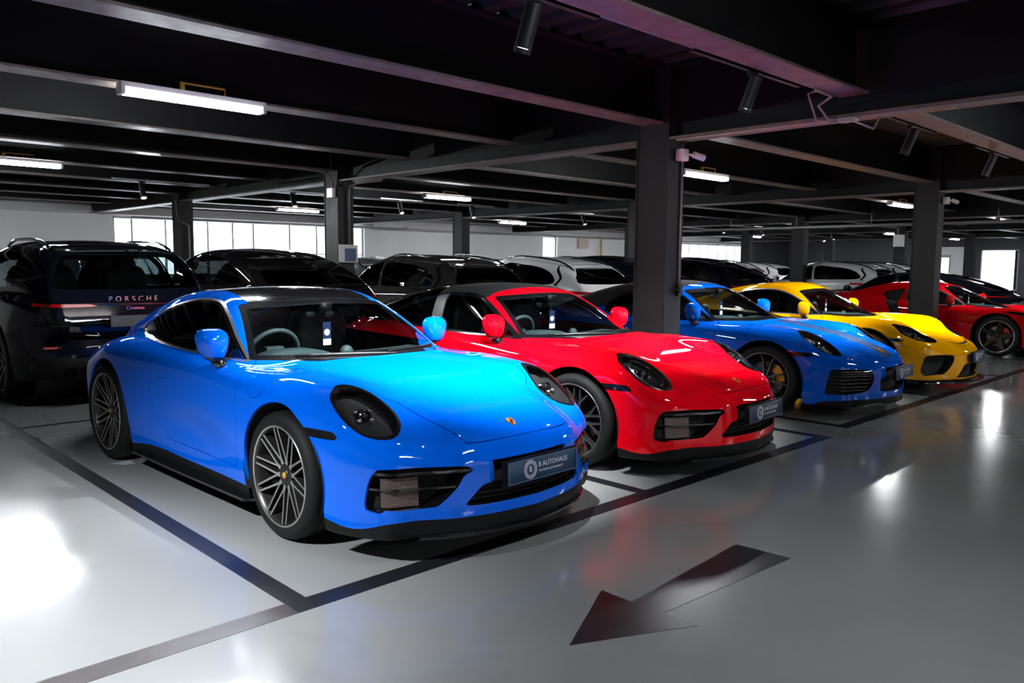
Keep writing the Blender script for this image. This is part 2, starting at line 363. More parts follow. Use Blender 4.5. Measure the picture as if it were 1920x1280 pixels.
for i, x in enumerate((2.1, 4.82, 7.31, 9.33, 13.2, 17, 20, 22.5, 25, 28)):
    o = copy_tree(sp); o.location = (x, 10.0+(.2 if x < 3 else .1), 2.62); o.rotation_euler = (0, 0, 0)
    o['label'] = {0: 'lit track spot above the black SUV, left of the left column', 1: 'lit track spot left of the piped column', 2: 'lit track spot right of the piped column', 3: 'lit track spot beside the column over the grey SUV', 4: 'lit track spot just right of the wide column, over the far windows'}.get(i, 'small lit track spot far off over the back row'); o['group'] = 'lit track spots over the back row'
for (a, b_, lb) in ((-3.6, -2.6, 'black lighting track over the empty bay, above the frame'), (-1.2, .75, 'black lighting track at the top edge carrying the first spot'), (1.7, 3.2, 'black lighting track carrying the spot over the red car'), (5.0, 6.2, 'black lighting track on the yellow-lit beam, nearer one'), (7.6, 8.9, 'black lighting track on the yellow-lit beam at the right edge')):
    tag(MB().box(((a+b_)/2, -.755, 2.8615), (b_-a, .036, .022)).build('light_track', m_blackp), lb, 'track', 'lighting tracks near the front')
for (a, b_, lb) in ((1.6, 3.2, 'left of the left column'), (4.4, 5.7, 'left of the piped column'), (6.8, 7.9, 'right of the piped column'), (8.9, 10., 'beside the column over the grey SUV'), (12.8, 13.6, 'just right of the wide column'), (16.6, 17.4, 'far off'), (19.6, 20.4, 'farther off'), (22., 22.9, 'small and far'), (24.6, 25.4, 'smaller and farther'), (27.6, 28.4, 'farthest of all')):
    tag(MB().box(((a+b_)/2, 10.1, 2.792), (b_-a, .036, .022)).build('light_track', m_galv), 'pale lighting track over the back row, '+lb, 'track', 'lighting tracks over the back row')
# ------------------------------------------------------------------ conduits, boxes, camera
def pipe(pts, r, lb, m=m_conduit, name='conduit', cat='pipe', g=None):
    return tag(MB().tube(pts, r, 8).build(name, m, smooth=True), lb, cat, g)
pipe([(.75, -.775, 2.87), (1.7, -.775, 2.87)], .009, 'thin conduit between the first two lighting tracks')
pipe([(3.2, -.76, 2.90), (3.62, -.72, 2.90), (3.78, -.55, 2.92), (3.785, -.63, 2.69), (3.79, -.80, 2.65)], .011, 'thin bent conduit leaving the end of the near beam')
pipe([(3.3, -.84, 2.835), (3.60, -.84, 2.83), (3.75, -.66, 2.80), (3.775, -.74, 2.68), (3.79, -.86, 2.665)], .011, 'second thin conduit beside the bent one at the near beam')
pipe([(3.79, -.95, 2.645), (3.82, -1.10, 2.57), (3.95, -1.10, 2.70), (4.25, -.80, 2.84), (5.0, -.765, 2.86)], .010, 'zigzag conduit crossing under the girder by the spots')
tag(MB().box((3.79, -.9, 2.66), (.07, .14, .035)).build('junction_box', m_galv), 'small galvanised junction box under the girder where conduits meet', 'junction box')
pipe([(4.02, .865, 1.25), (4.02, .865, 2.5)], .011, 'straight conduit running down the wide column beside the socket')
pipe([(3.83, .80, 2.68), (3.83, -2.2, 2.68)], .016, 'pipe clipped along the girder right of the wide column')
s = thing('wall_socket', 'black twin socket low on the wide column', 'socket', (4.02, .85, 1.21)); MB().box((0, .01, 0), (.07, .04, .12)).build('plate', m_blackp, s); MB().lathe([(0, -.055), (.028, -.055), (.03, -.01)], 'y', 14, (-.06, 0, 0)).build('plug', m_blackp, s)
def cctv(x, y, z, lb):
    t = thing('security_camera', lb, 'camera', (x, y, z))
    bevel_me(MB().box((0, 0, 0), (.12, .08, .115)).mesh('box', m_white), .008); 
    ob('mount_box', bevel_me(MB().box((0, 0, 0), (.12, .08, .115)).mesh('box', m_white), .008), t)
    MB().tube([(.05, -.03, .01), (.10, -.06, .0), (.13, -.06, .01)], .012, 8).build('arm', m_white, t, smooth=True)
    MB().tube([(.12, -.05, .012), (.235, -.10, -.018)], [.032, .034], 14).build('camera_body', m_white, t, angle=.6)
    MB().tube([(.234, -.0995, -.0178), (.238, -.1015, -.019)], .027, 14).build('camera_lens', m_blackp, t)
    return t
cctv(3.97, .83, 2.55, 'white bullet security camera on the wide column'); cctv(11.66, .83, 2.56, 'white security camera at the top of the column behind the yellow coupe')
pipe([(3.99, .85, 2.60), (3.99, .86, 2.66), (4.07, .86, 2.69)], .007, 'short cable looping above the security camera', m_blackp, 'cable', 'cable')
pipe([(1.2, 6.97, 2.84), (3.2, 6.97, 2.835), (3.62, 6.97, 2.82), (3.755, 6.98, 2.72), (3.775, 7.0, 2.58)], .018, 'pipe bending down into the box on the piped column')
tag(MB().box((3.76, 7.02, 2.52), (.07, .15, .14)).build('junction_box', m_galv), 'square galvanised box high on the piped column', 'junction box')
pipe([(3.97, 6.0, 2.655), (3.97, 6.62, 2.655), (3.97, 6.84, 2.62), (3.97, 6.865, 2.5), (3.97, 6.865, 1.7)], .016, 'conduit bending from the girder down the right of the piped column')
s = thing('notice_board', 'white framed notice with a blue picture on the piped column', 'notice', (3.95, 6.86, 1.60)); MB().box((0, 0, 0), (.33, .02, .27)).build('frame', m_white, s); MB().box((.03, -.012, -.02), (.20, .006, .20)).build('picture', mat('notice_blue', (.05, .09, .22), .5), s)
pipe([(3.79, 13.1, 2.72), (3.78, 13.05, 2.55), (3.78, 12.98, 2.3), (3.95, 12.86, 2.2), (3.95, 12.86, .9)], .016, 'jogged conduit on the column before the window strip')
pipe([(19.0, -4, 2.56), (19.0, 12.5, 2.56)], .045, 'long sprinkler pipe crossing the far ceiling', m_galv)
pipe([(4.8, 18.7, 2.62), (36, 18.7, 2.62)], .03, 'pipe running along the back wall above the windows', m_galv)
for yy in (-1, 2, 5, 7.1, 9.2, 11.5): pipe([(19.0, yy, 2.6), (19.0, yy, 2.9)], .014, 'short rod hanging the long sprinkler pipe', m_galv, 'pipe_hanger', 'hanger', 'sprinkler pipe hangers')
pipe([(23.5, 7.1, 2.83), (26.4, 7.1, 2.82), (26.52, 7.1, 2.80), (26.55, 7.1, 2.60)], .025, 'short pipe turning down to the far electrical box', m_galv)
tag(MB().box((26.67, 7.10, 2.38), (.14, .34, .42)).build('switch_box', m_white), 'white electrical box seen left of the column behind the yellow coupe', 'electrical box')
pipe([(24.6, 18.9, 2.6), (24.6, 18.9, 1.3)], .03, 'yellow pipe on the far white wall', m_yellow)
tag(MB().box((23.4, 18.93, 2.36), (.62, .1, .42)).build('wall_box', mat('wall_box_tan', (.6, .5, .42), .5)), 'small tan box on the far white wall beside the yellow pipe', 'box')
# ------------------------------------------------------------------ implicit car-body surface
def cs(pts):
    """natural cubic spline through (x,y) points, linear outside"""
    p=sorted(pts); x=np.array([a for a,_ in p],float); y=np.array([b for _,b in p],float); n=len(x)
    h=np.diff(x); A=np.zeros((n,n)); b=np.zeros(n); A[0,0]=A[-1,-1]=1
    for i in range(1,n-1):
        A[i,i-1]=h[i-1];A[i,i]=2*(h[i-1]+h[i]);A[i,i+1]=h[i]
        b[i]=3*((y[i+1]-y[i])/h[i]-(y[i]-y[i-1])/h[i-1])
    c=np.linalg.solve(A,b); d=np.diff(c)/(3*h); bb=np.diff(y)/h-h*(2*c[:-1]+c[1:])/3
    s1=bb[-1]+h[-1]*(2*c[-2]+3*d[-1]*h[-1])
    s0=bb[0]
    def f(t):
        t=np.asarray(t,float); i=np.clip(np.searchsorted(x,t)-1,0,n-2); u=np.clip(t,x[0],x[-1])-x[i]
        return y[i]+u*(bb[i]+u*(c[i]+u*d[i]))+np.minimum(t-x[0],0)*s0+np.maximum(t-x[-1],0)*s1
    return f
def css(pts,sig=.055):
    """the same curve with its small ripples smoothed out"""
    p=sorted(pts); f=cs(p); x=np.arange(p[0][0]-.1,p[-1][0]+.1001,.01); k=np.exp(-.5*(np.arange(-30,31)*.01/sig)**2); k/=k.sum()
    y=np.convolve(f(np.concatenate([x[0]+np.arange(-30,0)*.01,x,x[-1]+np.arange(1,31)*.01])),k,'valid'); return cs(list(zip(x[::6],y[::6])))
def sst(a,b,t):
    t=np.clip((t-a)/(b-a),0,1); return t*t*t*(t*(6*t-15)+10)
def smax(a,b,k):
    h=np.clip(.5+.5*(a-b)/k,0,1); return b+(a-b)*h+k*h*(1-h)
def smin(a,b,k): return -smax(-a,-b,k)
def bump(t,c,w): return np.exp(-((t-c)/w)**2)
def make_field(P):
    zc=css(P['hood']); zf=css(P['fender'],.07); yf=css(P['crown_y'],.12); S0=css(P['plan'],.08); Rp=css(P['roof'],.045)
    yb=cs(P['glass_y']); Sz=cs(P['side_z']); Bz=cs(P['belly'])
    Fz=cs(P['front_z']); Fy=cs(P['front_y']); Kz=cs(P['rear_z']); Ky=cs(P['rear_y'])
    tum=cs(P['tumble']); ws=P['ws_wrap']; kf=P.get('k_shoulder',.10)
    kS=cs(P['shoulder_k']) if 'shoulder_k' in P else None
    def field(x,y,z):
        y=np.abs(y)
        # lower body
        yc=yf(x); zcx=zc(x)
        B=sst(P['b0'],1.0,y/np.maximum(yc,.05))
        T=zcx+(zf(x)-zcx)*B-P.get('hood_crown',.03)*(y/.8)**2*(1-B)-P.get('fall',0)*np.maximum(y-yc,0)**2
        for (cx,wx,cy,wy,amp) in P.get('top_bumps',()): T=T+amp*bump(x,cx,wx)*bump(y,cy,wy)
        S=S0(x)+Sz(z)
        for (cx,wx,cz,wz,amp) in P.get('side_bumps',()): S=S+amp*bump(x,cx,wx)*bump(z,cz,wz)
        k=kS(x) if kS is not None else kf
        g=smax((z-T),(y-S),k)
        g=smax(g,x-(Fy(y)+Fz(z)),P['kF'])
        g=smax(g,(Ky(y)+Kz(z))-x,P['kR'])
        g=smax(g,Bz(x)-z,.03)
        # greenhouse
        xs=x+ws*y**2*sst(P['ws_x'][0],P['ws_x'][1],x)
        G=(z-Rp(xs)+P['roof_crown']*y*y)*.92
        zr=z-P['belt']
        H=(y-(yb(x)-tum(zr)))*.9
        G=smax(G,H,P['k_roof'])
        G=smax(G,P['belt']-.25-z,.02)
        r=smin(g,G,P['k_blend'])
        return r
    return field
def grad(F, V, e=1.5e-3):
    x, y, z = V.T
    return np.stack([F(x+e, y, z)-F(x-e, y, z), F(x, y+e, z)-F(x, y-e, z), F(x, y, z+e)-F(x, y, z-e)], 1)/(2*e)
def surface_nets(F, x0, x1, ymax, z0, z1, h):
    xs = np.arange(x0, x1+h, h); ny = int(ymax/h)+2; ys = np.arange(ny)*h; zs = np.arange(z0, z1+h, h)
    g = F(xs[:, None, None], ys[None, :, None], zs[None, None, :])+np.zeros((len(xs), ny, len(zs)))
    g = np.concatenate([g[:, :0:-1], g], 1); yf = np.arange(-(ny-1), ny)*h
    s = g < 0
    nx, ny2, nz = g.shape
    c = np.zeros((nx-1, ny2-1, nz-1), np.int8)
    for a in (0, 1):
        for b in (0, 1):
            for d in (0, 1): c += s[a:nx-1+a, b:ny2-1+b, d:nz-1+d]
    act = (c > 0) & (c < 8); idx = -np.ones(act.shape, np.int64); I = np.argwhere(act); idx[act] = np.arange(len(I))
    P = np.zeros((len(I), 3)); cnt = np.zeros(len(I))
    cor = [(a, b, d) for a in (0, 1) for b in (0, 1) for d in (0, 1)]
    for i, p in enumerate(cor):
        for q in cor[i+1:]:
            if sum(abs(a-b) for a, b in zip(p, q)) != 1: continue
            ga = g[I[:, 0]+p[0], I[:, 1]+p[1], I[:, 2]+p[2]]; gb = g[I[:, 0]+q[0], I[:, 1]+q[1], I[:, 2]+q[2]]
            m = (ga < 0) != (gb < 0); t = np.where(m, ga/np.where(m, ga-gb, 1), 0)
            pt = np.array(p)+t[:, None]*(np.array(q)-np.array(p)); P[m] += pt[m]; cnt += m
    P = P/cnt[:, None]+I; V = P*h+np.array([xs[0], yf[0], zs[0]])
    for _ in range(3):
        G = grad(F, V); f = F(*V.T); n2 = (G**2).sum(1)
        V = V-np.clip(f/np.maximum(n2, .05), -h, h)[:, None]*G
    Q = []
    for ax in range(3):
        sl0 = [slice(None)]*3; sl1 = [slice(None)]*3; sl0[ax] = slice(0, -1); sl1[ax] = slice(1, None)
        d = s[tuple(sl0)] != s[tuple(sl1)]; E = np.argwhere(d)
        o1, o2 = (ax+1) % 3, (ax+2) % 3
        ok = (E[:, o1] > 0) & (E[:, o2] > 0) & (E[:, o1] < g.shape[o1]-1) & (E[:, o2] < g.shape[o2]-1); E = E[ok]
        def ix(a, b):
            K = E.copy(); K[:, o1] -= a; K[:, o2] -= b; return idx[K[:, 0], K[:, 1], K[:, 2]]
        q = np.stack([ix(0, 0), ix(1, 0), ix(1, 1), ix(0, 1)], 1)
        fl = s[E[:, 0], E[:, 1], E[:, 2]]; q[~fl] = q[~fl][:, ::-1]; Q.append(q)
    Q = np.concatenate(Q); Q = Q[(Q >= 0).all(1)]
    G = grad(F, V); N = G/np.linalg.norm(G, axis=1)[:, None]
    # orient
    a, b_, c_, d_ = (V[Q[:, i]] for i in range(4)); fn = np.cross(c_-a, d_-b_)
    flip = (fn*N[Q[:, 0]]).sum(1) < 0; Q[flip] = Q[flip][:, ::-1]
    a, b_, c_, d_ = (V[Q[:, i]] for i in range(4))
    sh = ((c_-a)**2).sum(1) <= ((d_-b_)**2).sum(1)
    T = np.concatenate([Q[sh][:, [0, 1, 2]], Q[sh][:, [0, 2, 3]], Q[~sh][:, [0, 1, 3]], Q[~sh][:, [1, 2, 3]]])
    return V, N, T
def compact(V, N, T):
    u, inv = np.unique(T.ravel(), return_inverse=True); return V[u], N[u], inv.reshape(-1, 3)
def split(M, d):
    """cut a surface along d=0 ; returns (inside d<0, outside)"""
    V, N, T = M
    if len(T) == 0: return M, M
    d = np.where(np.abs(d) < 1e-6, 1e-6, d); s = d < 0; st = s[T]; k = st.sum(1)
    Ti, To = T[k == 3], T[k == 0]; X = T[(k == 1) | (k == 2)]; sx = s[X]; kx = sx.sum(1)
    if len(X) == 0: return compact(V, N, Ti) if len(Ti) else (V[:0], N[:0], Ti), compact(V, N, To) if len(To) else (V[:0], N[:0], To)
    lone = np.where(kx == 1, sx.argmax(1), (~sx).argmax(1)); r = np.arange(len(X))
    a = X[r, lone]; b = X[r, (lone+1) % 3]; c = X[r, (lone+2) % 3]
    E = np.stack([np.concatenate([a, a]), np.concatenate([b, c])], 1); E.sort(1)
    key = E[:, 0]*(len(V)+1)+E[:, 1]; u, first, inv = np.unique(key, return_index=True, return_inverse=True)
    e0, e1 = E[first, 0], E[first, 1]; t = d[e0]/(d[e0]-d[e1])
    Vn = V[e0]+t[:, None]*(V[e1]-V[e0]); Nn = N[e0]+t[:, None]*(N[e1]-N[e0]); Nn /= np.linalg.norm(Nn, axis=1)[:, None]+1e-9
    m = len(X); ab = len(V)+inv[:m]; ac = len(V)+inv[m:]
    t1 = np.stack([a, ab, ac], 1); t2 = np.stack([ab, b, c], 1); t3 = np.stack([ab, c, ac], 1); in1 = kx == 1
    V2 = np.concatenate([V, Vn]); N2 = np.concatenate([N, Nn])
    Ti = np.concatenate([Ti, t1[in1], t2[~in1], t3[~in1]]); To = np.concatenate([To, t1[~in1], t2[in1], t3[in1]])
    return compact(V2, N2, Ti), compact(V2, N2, To)
def crom(P, sub=8):
    """closed Catmull-Rom ; repeated points make corners"""
    P = np.array(P, float); n = len(P); out = []
    for i in range(n):
        p0, p1, p2, p3 = P[i-1], P[i], P[(i+1) % n], P[(i+2) % n]
        if np.allclose(p1, p2): continue
        c0 = np.allclose(p0, p1); c1 = np.allclose(p2, p3)
        m1 = np.zeros(2) if c0 else (p2-p0)/2; m2 = np.zeros(2) if c1 else (p3-p1)/2
        if c0: m1 = (p2-p1)*.5
        if c1: m2 = (p2-p1)*.5
        for t in np.arange(sub)/sub:
            out.append((2*t**3-3*t**2+1)*p1+(t**3-2*t**2+t)*m1+(-2*t**3+3*t**2)*p2+(t**3-t**2)*m2)
    return np.array(out)
def sdf(poly, p):
    out = np.full(len(p), 1e9); ins = np.zeros(len(p), bool)
    lo, hi = poly.min(0)-.12, poly.max(0)+.12
    near = ((p > lo) & (p < hi)).all(1); q = p[near]; dd = np.full(len(q), 1e9); ii = np.zeros(len(q), bool)
    A = poly; B = np.roll(poly, -1, 0)
    for a, b in zip(A, B):
        e = b-a; w = q-a; t = np.clip((w@e)/max(e@e, 1e-12), 0, 1); r = w-t[:, None]*e; dd = np.minimum(dd, (r**2).sum(1))
        c = (a[1] > q[:, 1]) != (b[1] > q[:, 1])
        if abs(e[1]) > 1e-12: ii ^= c & (q[:, 0] < (e[0]*(q[:, 1]-a[1])/e[1]+a[0]))
    v = np.sqrt(dd); v[ii] *= -1; out[near] = v; out[~near] = .12
    return out
def region(M, poly, plane, mask=None, smooth=True, sub=6):
    """signed distance of the surface vertices to an outline drawn in plane 'xz','xy' or 'yz' (with |y|)"""
    V = M[0]; P = crom(poly, sub) if smooth else np.array(poly, float)
    y = np.abs(V[:, 1]) if min(pp['xyz'.index('y') if False else 0] for pp in [(0,)]) == 0 else V[:, 1]
    c = {'xz': np.stack([V[:, 0], V[:, 2]], 1), 'xy': np.stack([V[:, 0], y], 1), 'yz': np.stack([y, V[:, 2]], 1)}[plane]
    if mask is None: return sdf(P, c)
    d = np.full(len(V), .12); mk = mask(V); d[mk] = sdf(P, c[mk]); return d
def take(M, polys, plane, mask=None, gap=0., off=0., smooth=True):
    """split off the region ; gap discards a thin joint band"""
    d = region(M, polys, plane, mask, smooth)-off
    if gap:
        i, rest = split(M, d+gap)
        d2 = region(rest, polys, plane, mask, smooth)-off-gap
        _, o = split(rest, d2); return i, o
    return split(M, d)
def ymask(a=.0, z=None, x=None, zmax=None, xmax=None):
    def f(V):
        m = np.abs(V[:, 1]) >= a
        if z is not None: m &= V[:, 2] > z
        if zmax is not None: m &= V[:, 2] < zmax
        if x is not None: m &= V[:, 0] > x
        if xmax is not None: m &= V[:, 0] < xmax
        return m
    return f
def side(M, s):
    V, N, T = M
    if len(T) == 0: return M
    m = (V[T].mean(1)[:, 1]*s) > 0
    return compact(V, N, T[m]) if m.any() else (V[:0], N[:0], T[:0])
def bedges(T):
    E = np.concatenate([T[:, [0, 1]], T[:, [1, 2]], T[:, [2, 0]]]); K = np.sort(E, 1); key = K[:, 0]*(T.max()+1)+K[:, 1]
    u, inv, cnt = np.unique(key, return_inverse=True, return_counts=True); return E[cnt[inv] == 1]
def shell(name, M, m, parent=None, off=0., flange=.012, vec=None, fm=None, **props):
    """object from a trimmed surface ; edges folded inward by `flange`"""
    V, N, T = M
    if len(T) == 0: return None
    V = V-N*off; Va, Na, Ta = V, N, [T]; mi = None
    if flange:
        E = bedges(T)
        if len(E):
            a, b = E[:, 0], E[:, 1]; dirv = (lambda i: -N[i]*flange) if vec is None else (lambda i: np.broadcast_to(np.array(vec), (len(i), 3)))
            o = len(V); n = len(E); e = V[b]-V[a]; fn = np.cross(dirv(a), e); fn /= np.linalg.norm(fn, axis=1)[:, None]+1e-9
            VV = np.concatenate([V[a], V[b], V[b]+dirv(b), V[a]+dirv(a)]); k = np.arange(n)+o
            Q1 = np.stack([k+n, k, k+3*n], 1); Q2 = np.stack([k+n, k+3*n, k+2*n], 1)
            fn2 = np.cross(VV[n:2*n]*0+V[a]-V[b], dirv(a)); fn2 /= np.linalg.norm(fn2, axis=1)[:, None]+1e-9
            Va = np.concatenate([V, VV]); Na = np.concatenate([N]+[fn2]*4); Ta = np.concatenate([T, Q1, Q2])
            if fm is not None: mi = np.concatenate([np.zeros(len(T), int), np.ones(2*n, int)])
            Ta = [Ta]
    me = me_np(name, Va, Ta[0] if len(Ta) == 1 else Ta, [m] if fm is None else [m, fm], True, N=Na, mi=mi)
    return ob(name, me, parent, **props)
def biggest(M):
    """largest connected piece"""
    V, N, T = M; lab = np.arange(len(V))
    for _ in range(400):
        m = lab[T].min(1); new = lab.copy()
        for k in range(3): np.minimum.at(new, T[:, k], m)
        new = new[new]
        if (new == lab).all(): break
        lab = new
    t = lab[T[:, 0]]; u, c = np.unique(t, return_counts=True); return compact(V, N, T[t == u[c.argmax()]])
# ------------------------------------------------------------------ car materials
p_blue = paint('gloss_blue_paint', (.0, .102, .66)); p_red = paint('gloss_red_paint', (.68, .001, .008)); p_yel = paint('gloss_yellow_paint', (.62, .27, .0))
p_blue3 = paint('gloss_deep_blue_paint', (.0, .070, .44)); p_red2 = paint('gloss_dark_red_paint', (.40, .001, .004))
p_black = paint('gloss_black_paint', (.004, .0045, .009), rough=.3); p_grey = paint('gloss_graphite_paint', (.045, .043, .041)); p_dgrey = paint('gloss_charcoal_paint', (.012, .0115, .0125))
p_white = paint('gloss_white_paint', (.58, .59, .60)); p_silver = paint('gloss_silver_paint', (.22, .23, .24), .6, .35)
m_gblack = mat('gloss_black_trim', (.005, .005, .006), .12, coat=1.); m_sblack = mat('satin_black_trim', (.0035, .0035, .004), .5, spec=.25)
m_liner = mat('black_inner_panel', (.004, .004, .004), .9); m_tyre = mat_noise('tyre_rubber', (.0035, .0035, .0035), (.006, .006, .006), 30, .6, .75, spec=.25)
m_rim = mat('dark_wheel_metal', (.05, .048, .047), .35, .8); m_rimface = mat('machined_wheel_face', (.62, .60, .58), .28, .9); m_rimg = mat('graphite_wheel', (.13, .125, .125), .35, .8)
m_rimb = mat('black_wheel', (.012, .012, .012), .3, .3, coat=.5); m_disc = mat('brake_disc_steel', (.22, .21, .20), .4, .9)
m_chrome = mat('chrome', (.75, .75, .76), .12, 1.); m_trim = mat('window_trim', (.55, .53, .55), .2, .9)
m_soft = mat_noise('black_roof_fabric', (.005, .005, .0055), (.008, .008, .0085), 60, .85, spec=.2)
m_screen = glass('windscreen_glass', (.60, .68, .68)); m_side = glass('side_glass', (.20, .24, .24)); m_dark = glass('privacy_glass', (.035, .04, .04)); m_lens = glass('lamp_lens', (.8, .8, .82), 0., 1.45)
m_dash = mat('dashboard_vinyl', (.045, .065, .068), .6); m_seat = mat('seat_leather', (.012, .013, .014), .5); m_redl = mat('tail_lamp_red', (.35, .003, .004), .15, coat=1.)
m_plate = mat('plate_navy', (.007, .034, .080), .4); m_plated = mat('plate_dark_navy', (.010, .018, .055), .4); m_letter = mat('plate_lettering', (.62, .62, .66), .4); m_gold = mat('emblem_gold', (.75, .38, .05), .3, .6); m_ered = mat('emblem_red', (.35, .01, .01), .4)
m_rad = mat('radiator_fins', (.15, .105, .10), .5, .3); m_calb = mat('caliper_black', (.01, .01, .01), .3); m_caly = mat('caliper_yellow', (.75, .33, .02), .35); m_calr = mat('caliper_red', (.55, .02, .02), .35)
m_tagb = mat('tag_blue', (.004, .014, .06), .5); m_tagw = mat('tag_white', (.75, .75, .74), .5); m_led2 = mat('lamp_pearl', (.6, .55, .55), .15, .6)
m_stripe = mat('hood_stripe_dark', (.014, .012, .019), .4, coat=.5)

# ------------------------------------------------------------------ wheels (outer face towards -y, axle at origin)
def bar(mb, p0, p1, w0, w1, f0, f1, dep, m0=0, m1=1):
    p0, p1 = np.array(p0, float), np.array(p1, float); u = (p1-p0)/np.linalg.norm(p1-p0); n_ = np.array([-u[1], u[0]])
    V = []
    for p, w_, f in ((p0, w0, f0), (p1, w1, f1)):
        for s_ in (-1, 1):
            q = p+n_*s_*w_/2; V.append((q[0], f, q[1]))
        for s_ in (-1, 1):
            q = p+n_*s_*w_*.75; V.append((q[0], f+dep, q[1]))
    mb.add(V, [(0, 1, 5, 4)], m=m1); mb.add(V, [(0, 4, 6, 2), (1, 3, 7, 5), (0, 2, 3, 1), (4, 5, 7, 6)], m=m0)
def pol(r, a): return (r*math.sin(a), r*math.cos(a))
def wheel_parts(R, rr, w_, style, cal, uid):
    h = w_/2; D = {}
    D['tyre'] = MB().lathe([(rr-.004, -h+.012), (rr+.006, -h+.004), (rr+.03*.6, -h+.001), ((rr+R)/2, -h-.004), (R-.022, -h+.006), (R-.008, -h+.02), (R, -h+.045), (R, -.034), (R-.007, -.03), (R-.007, -.022), (R, -.018), (R, .018), (R-.007, .022), (R-.007, .03), (R, .034), (R, h-.045), (R-.02, h-.005), ((rr+R)/2, h), (rr, h-.01)], n=72).mesh('tyre', m_tyre, True)
    lipm = {'mesh': m_rimface, 'y': m_rimg, 'turbo': m_rimg, 's5': m_rimface, 'suv': m_rimg}[style]
    fm_ = {'mesh': [m_rim, m_rimface], 'y': [m_rim, m_rimg], 'turbo': [m_rimb, m_rimg], 's5': [m_rimb, m_rimb], 'suv': [m_rim, m_rimg]}[style]
    mb = MB().lathe([(rr+.008, -h+.008), (rr+.007, -h+.002), (rr+.001, -h), (rr-.003, -h+.005)], n=72, m=1).lathe([(rr-.003, -h+.005), (rr-.006, -h+.006)], n=72).lathe([(rr-.006, -h+.006), (rr-.012, -h+.03), (rr-.024, -h+.07), (rr-.03, 0), (rr-.02, h-.02)], n=72)
    mb.lathe([(0, -h+.13), (rr-.03, -h+.13)], n=40, m=2)
    D['rim'] = mb.mesh('rim', [m_rim, lipm, m_liner], True)
    D['disc'] = MB().lathe([(.07, -h+.105), (rr*.66, -h+.105), (rr*.66, -h+.125), (.07, -h+.125)], n=48).mesh('disc', m_disc, False)
    s_ = MB()
    for k in range(7):
        for a, b in ((0, 1), (1, 0)): pass
    A = np.linspace(-.55, .55, 7); r0, r1 = rr*.42, rr*.72
    P = [(r1*math.sin(t+1.2), r1*math.cos(t+1.2)) for t in A]+[(r0*math.sin(t+1.2), r0*math.cos(t+1.2)) for t in A[::-1]]
    D['caliper'] = MB().prism(P, -h+.085, -h+.14, 'y').mesh('caliper', cal)
    fh, fr = -h+.045, -h+.012   # hub / rim face depth
    n_ = {'mesh': 10, 'y': 5, 'turbo': 5, 's5': 5, 'suv': 5}[style]; D['ns'] = n_
    mb = MB()
    if style == 'mesh':
        for s in (-1, 1):
            bar(mb, pol(.088, s*.05), pol(rr-.008, s*.245), .012, .010, fh-.002, fr, .05)
        bar(mb, pol(.04, 0), pol(.094, 0), .030, .018, fh+.004, fh-.002, .05)
    elif style == 'y':
        for s in (-1, 1):
            bar(mb, pol(.05, s*.25), pol(.15, s*.20), .026, .018, fh, fh-.01, .05)
            bar(mb, pol(.145, s*.20), pol(rr-.006, s*.10), .016, .012, fh-.01, fr, .045)
            bar(mb, pol(.145, s*.20), pol(rr-.006, s*.44), .016, .012, fh-.01, fr, .045)
    elif style == 'turbo':
        for s in (-1, 1):
            pts = [pol(.05, s*.35), pol(.12, s*.26), pol(.19, s*.22), pol(rr-.006, s*.30)]
            for i, (a, b) in enumerate(zip(pts[:-1], pts[1:])): bar(mb, a, b, .022-.004*i, .018-.004*i, fh+(fr-fh)*i/3, fh+(fr-fh)*(i+1)/3, .05)
        bar(mb, pol(.10, -.30), pol(.10, .30), .014, .014, fh, fh, .05)
    elif style == 's5':
        bar(mb, pol(.03, 0), pol(rr-.004, 0), .085, .05, fh, fr, .05)
        bar(mb, pol(.08, .0), pol(rr-.004, .0), .012, .012, fh-.006, fr-.004, .03)
    else:
        for s in (-1, 1):
            bar(mb, pol(.05, s*.5), pol(rr-.006, s*.20), .034, .020, fh, fr, .05)
            bar(mb, pol(.15, s*.26), pol(rr-.006, s*.44), .016, .012, fh-.01, fr, .045)
    D['spoke'] = mb.mesh('spoke', fm_)
    hb = MB().lathe([(0, fh-.008), (.03, fh-.008), (.034, fh-.002), (.06, fh+.002), (.066, fh+.03)], n=28)
    for k in range(5): hb.lathe([(0, fh+.0), (.009, fh+.0), (.009, fh+.012)], n=10, c=(pol(.05, k*2*PI/5+.3)[0], 0, pol(.05, k*2*PI/5+.3)[1]))
    D['hub'] = hb.mesh('hub', m_rim)
    D['cap'] = MB().lathe([(0, fh-.0105), (.015, fh-.0105), (.018, fh-.008)], n=20).mesh('cap', m_gold if style in ('mesh', 'y') else m_sblack)
    return D
def add_wheel(root, D, loc, flip, detail=True):
    t = ob('wheel', D['tyre'], root); t.location = loc
    if flip: t.rotation_euler = (0, 0, PI)
    ob('rim', D['rim'], t); ob('brake_disc', D['disc'], t); ob('brake_caliper', D['caliper'], t); ob('hub', D['hub'], t); ob('hub_cap', D['cap'], t)
    for k in range(D['ns']):
        s = ob('spoke', D['spoke'], t); s.rotation_euler = (0, k*2*PI/D['ns']+.18, 0)
    return t
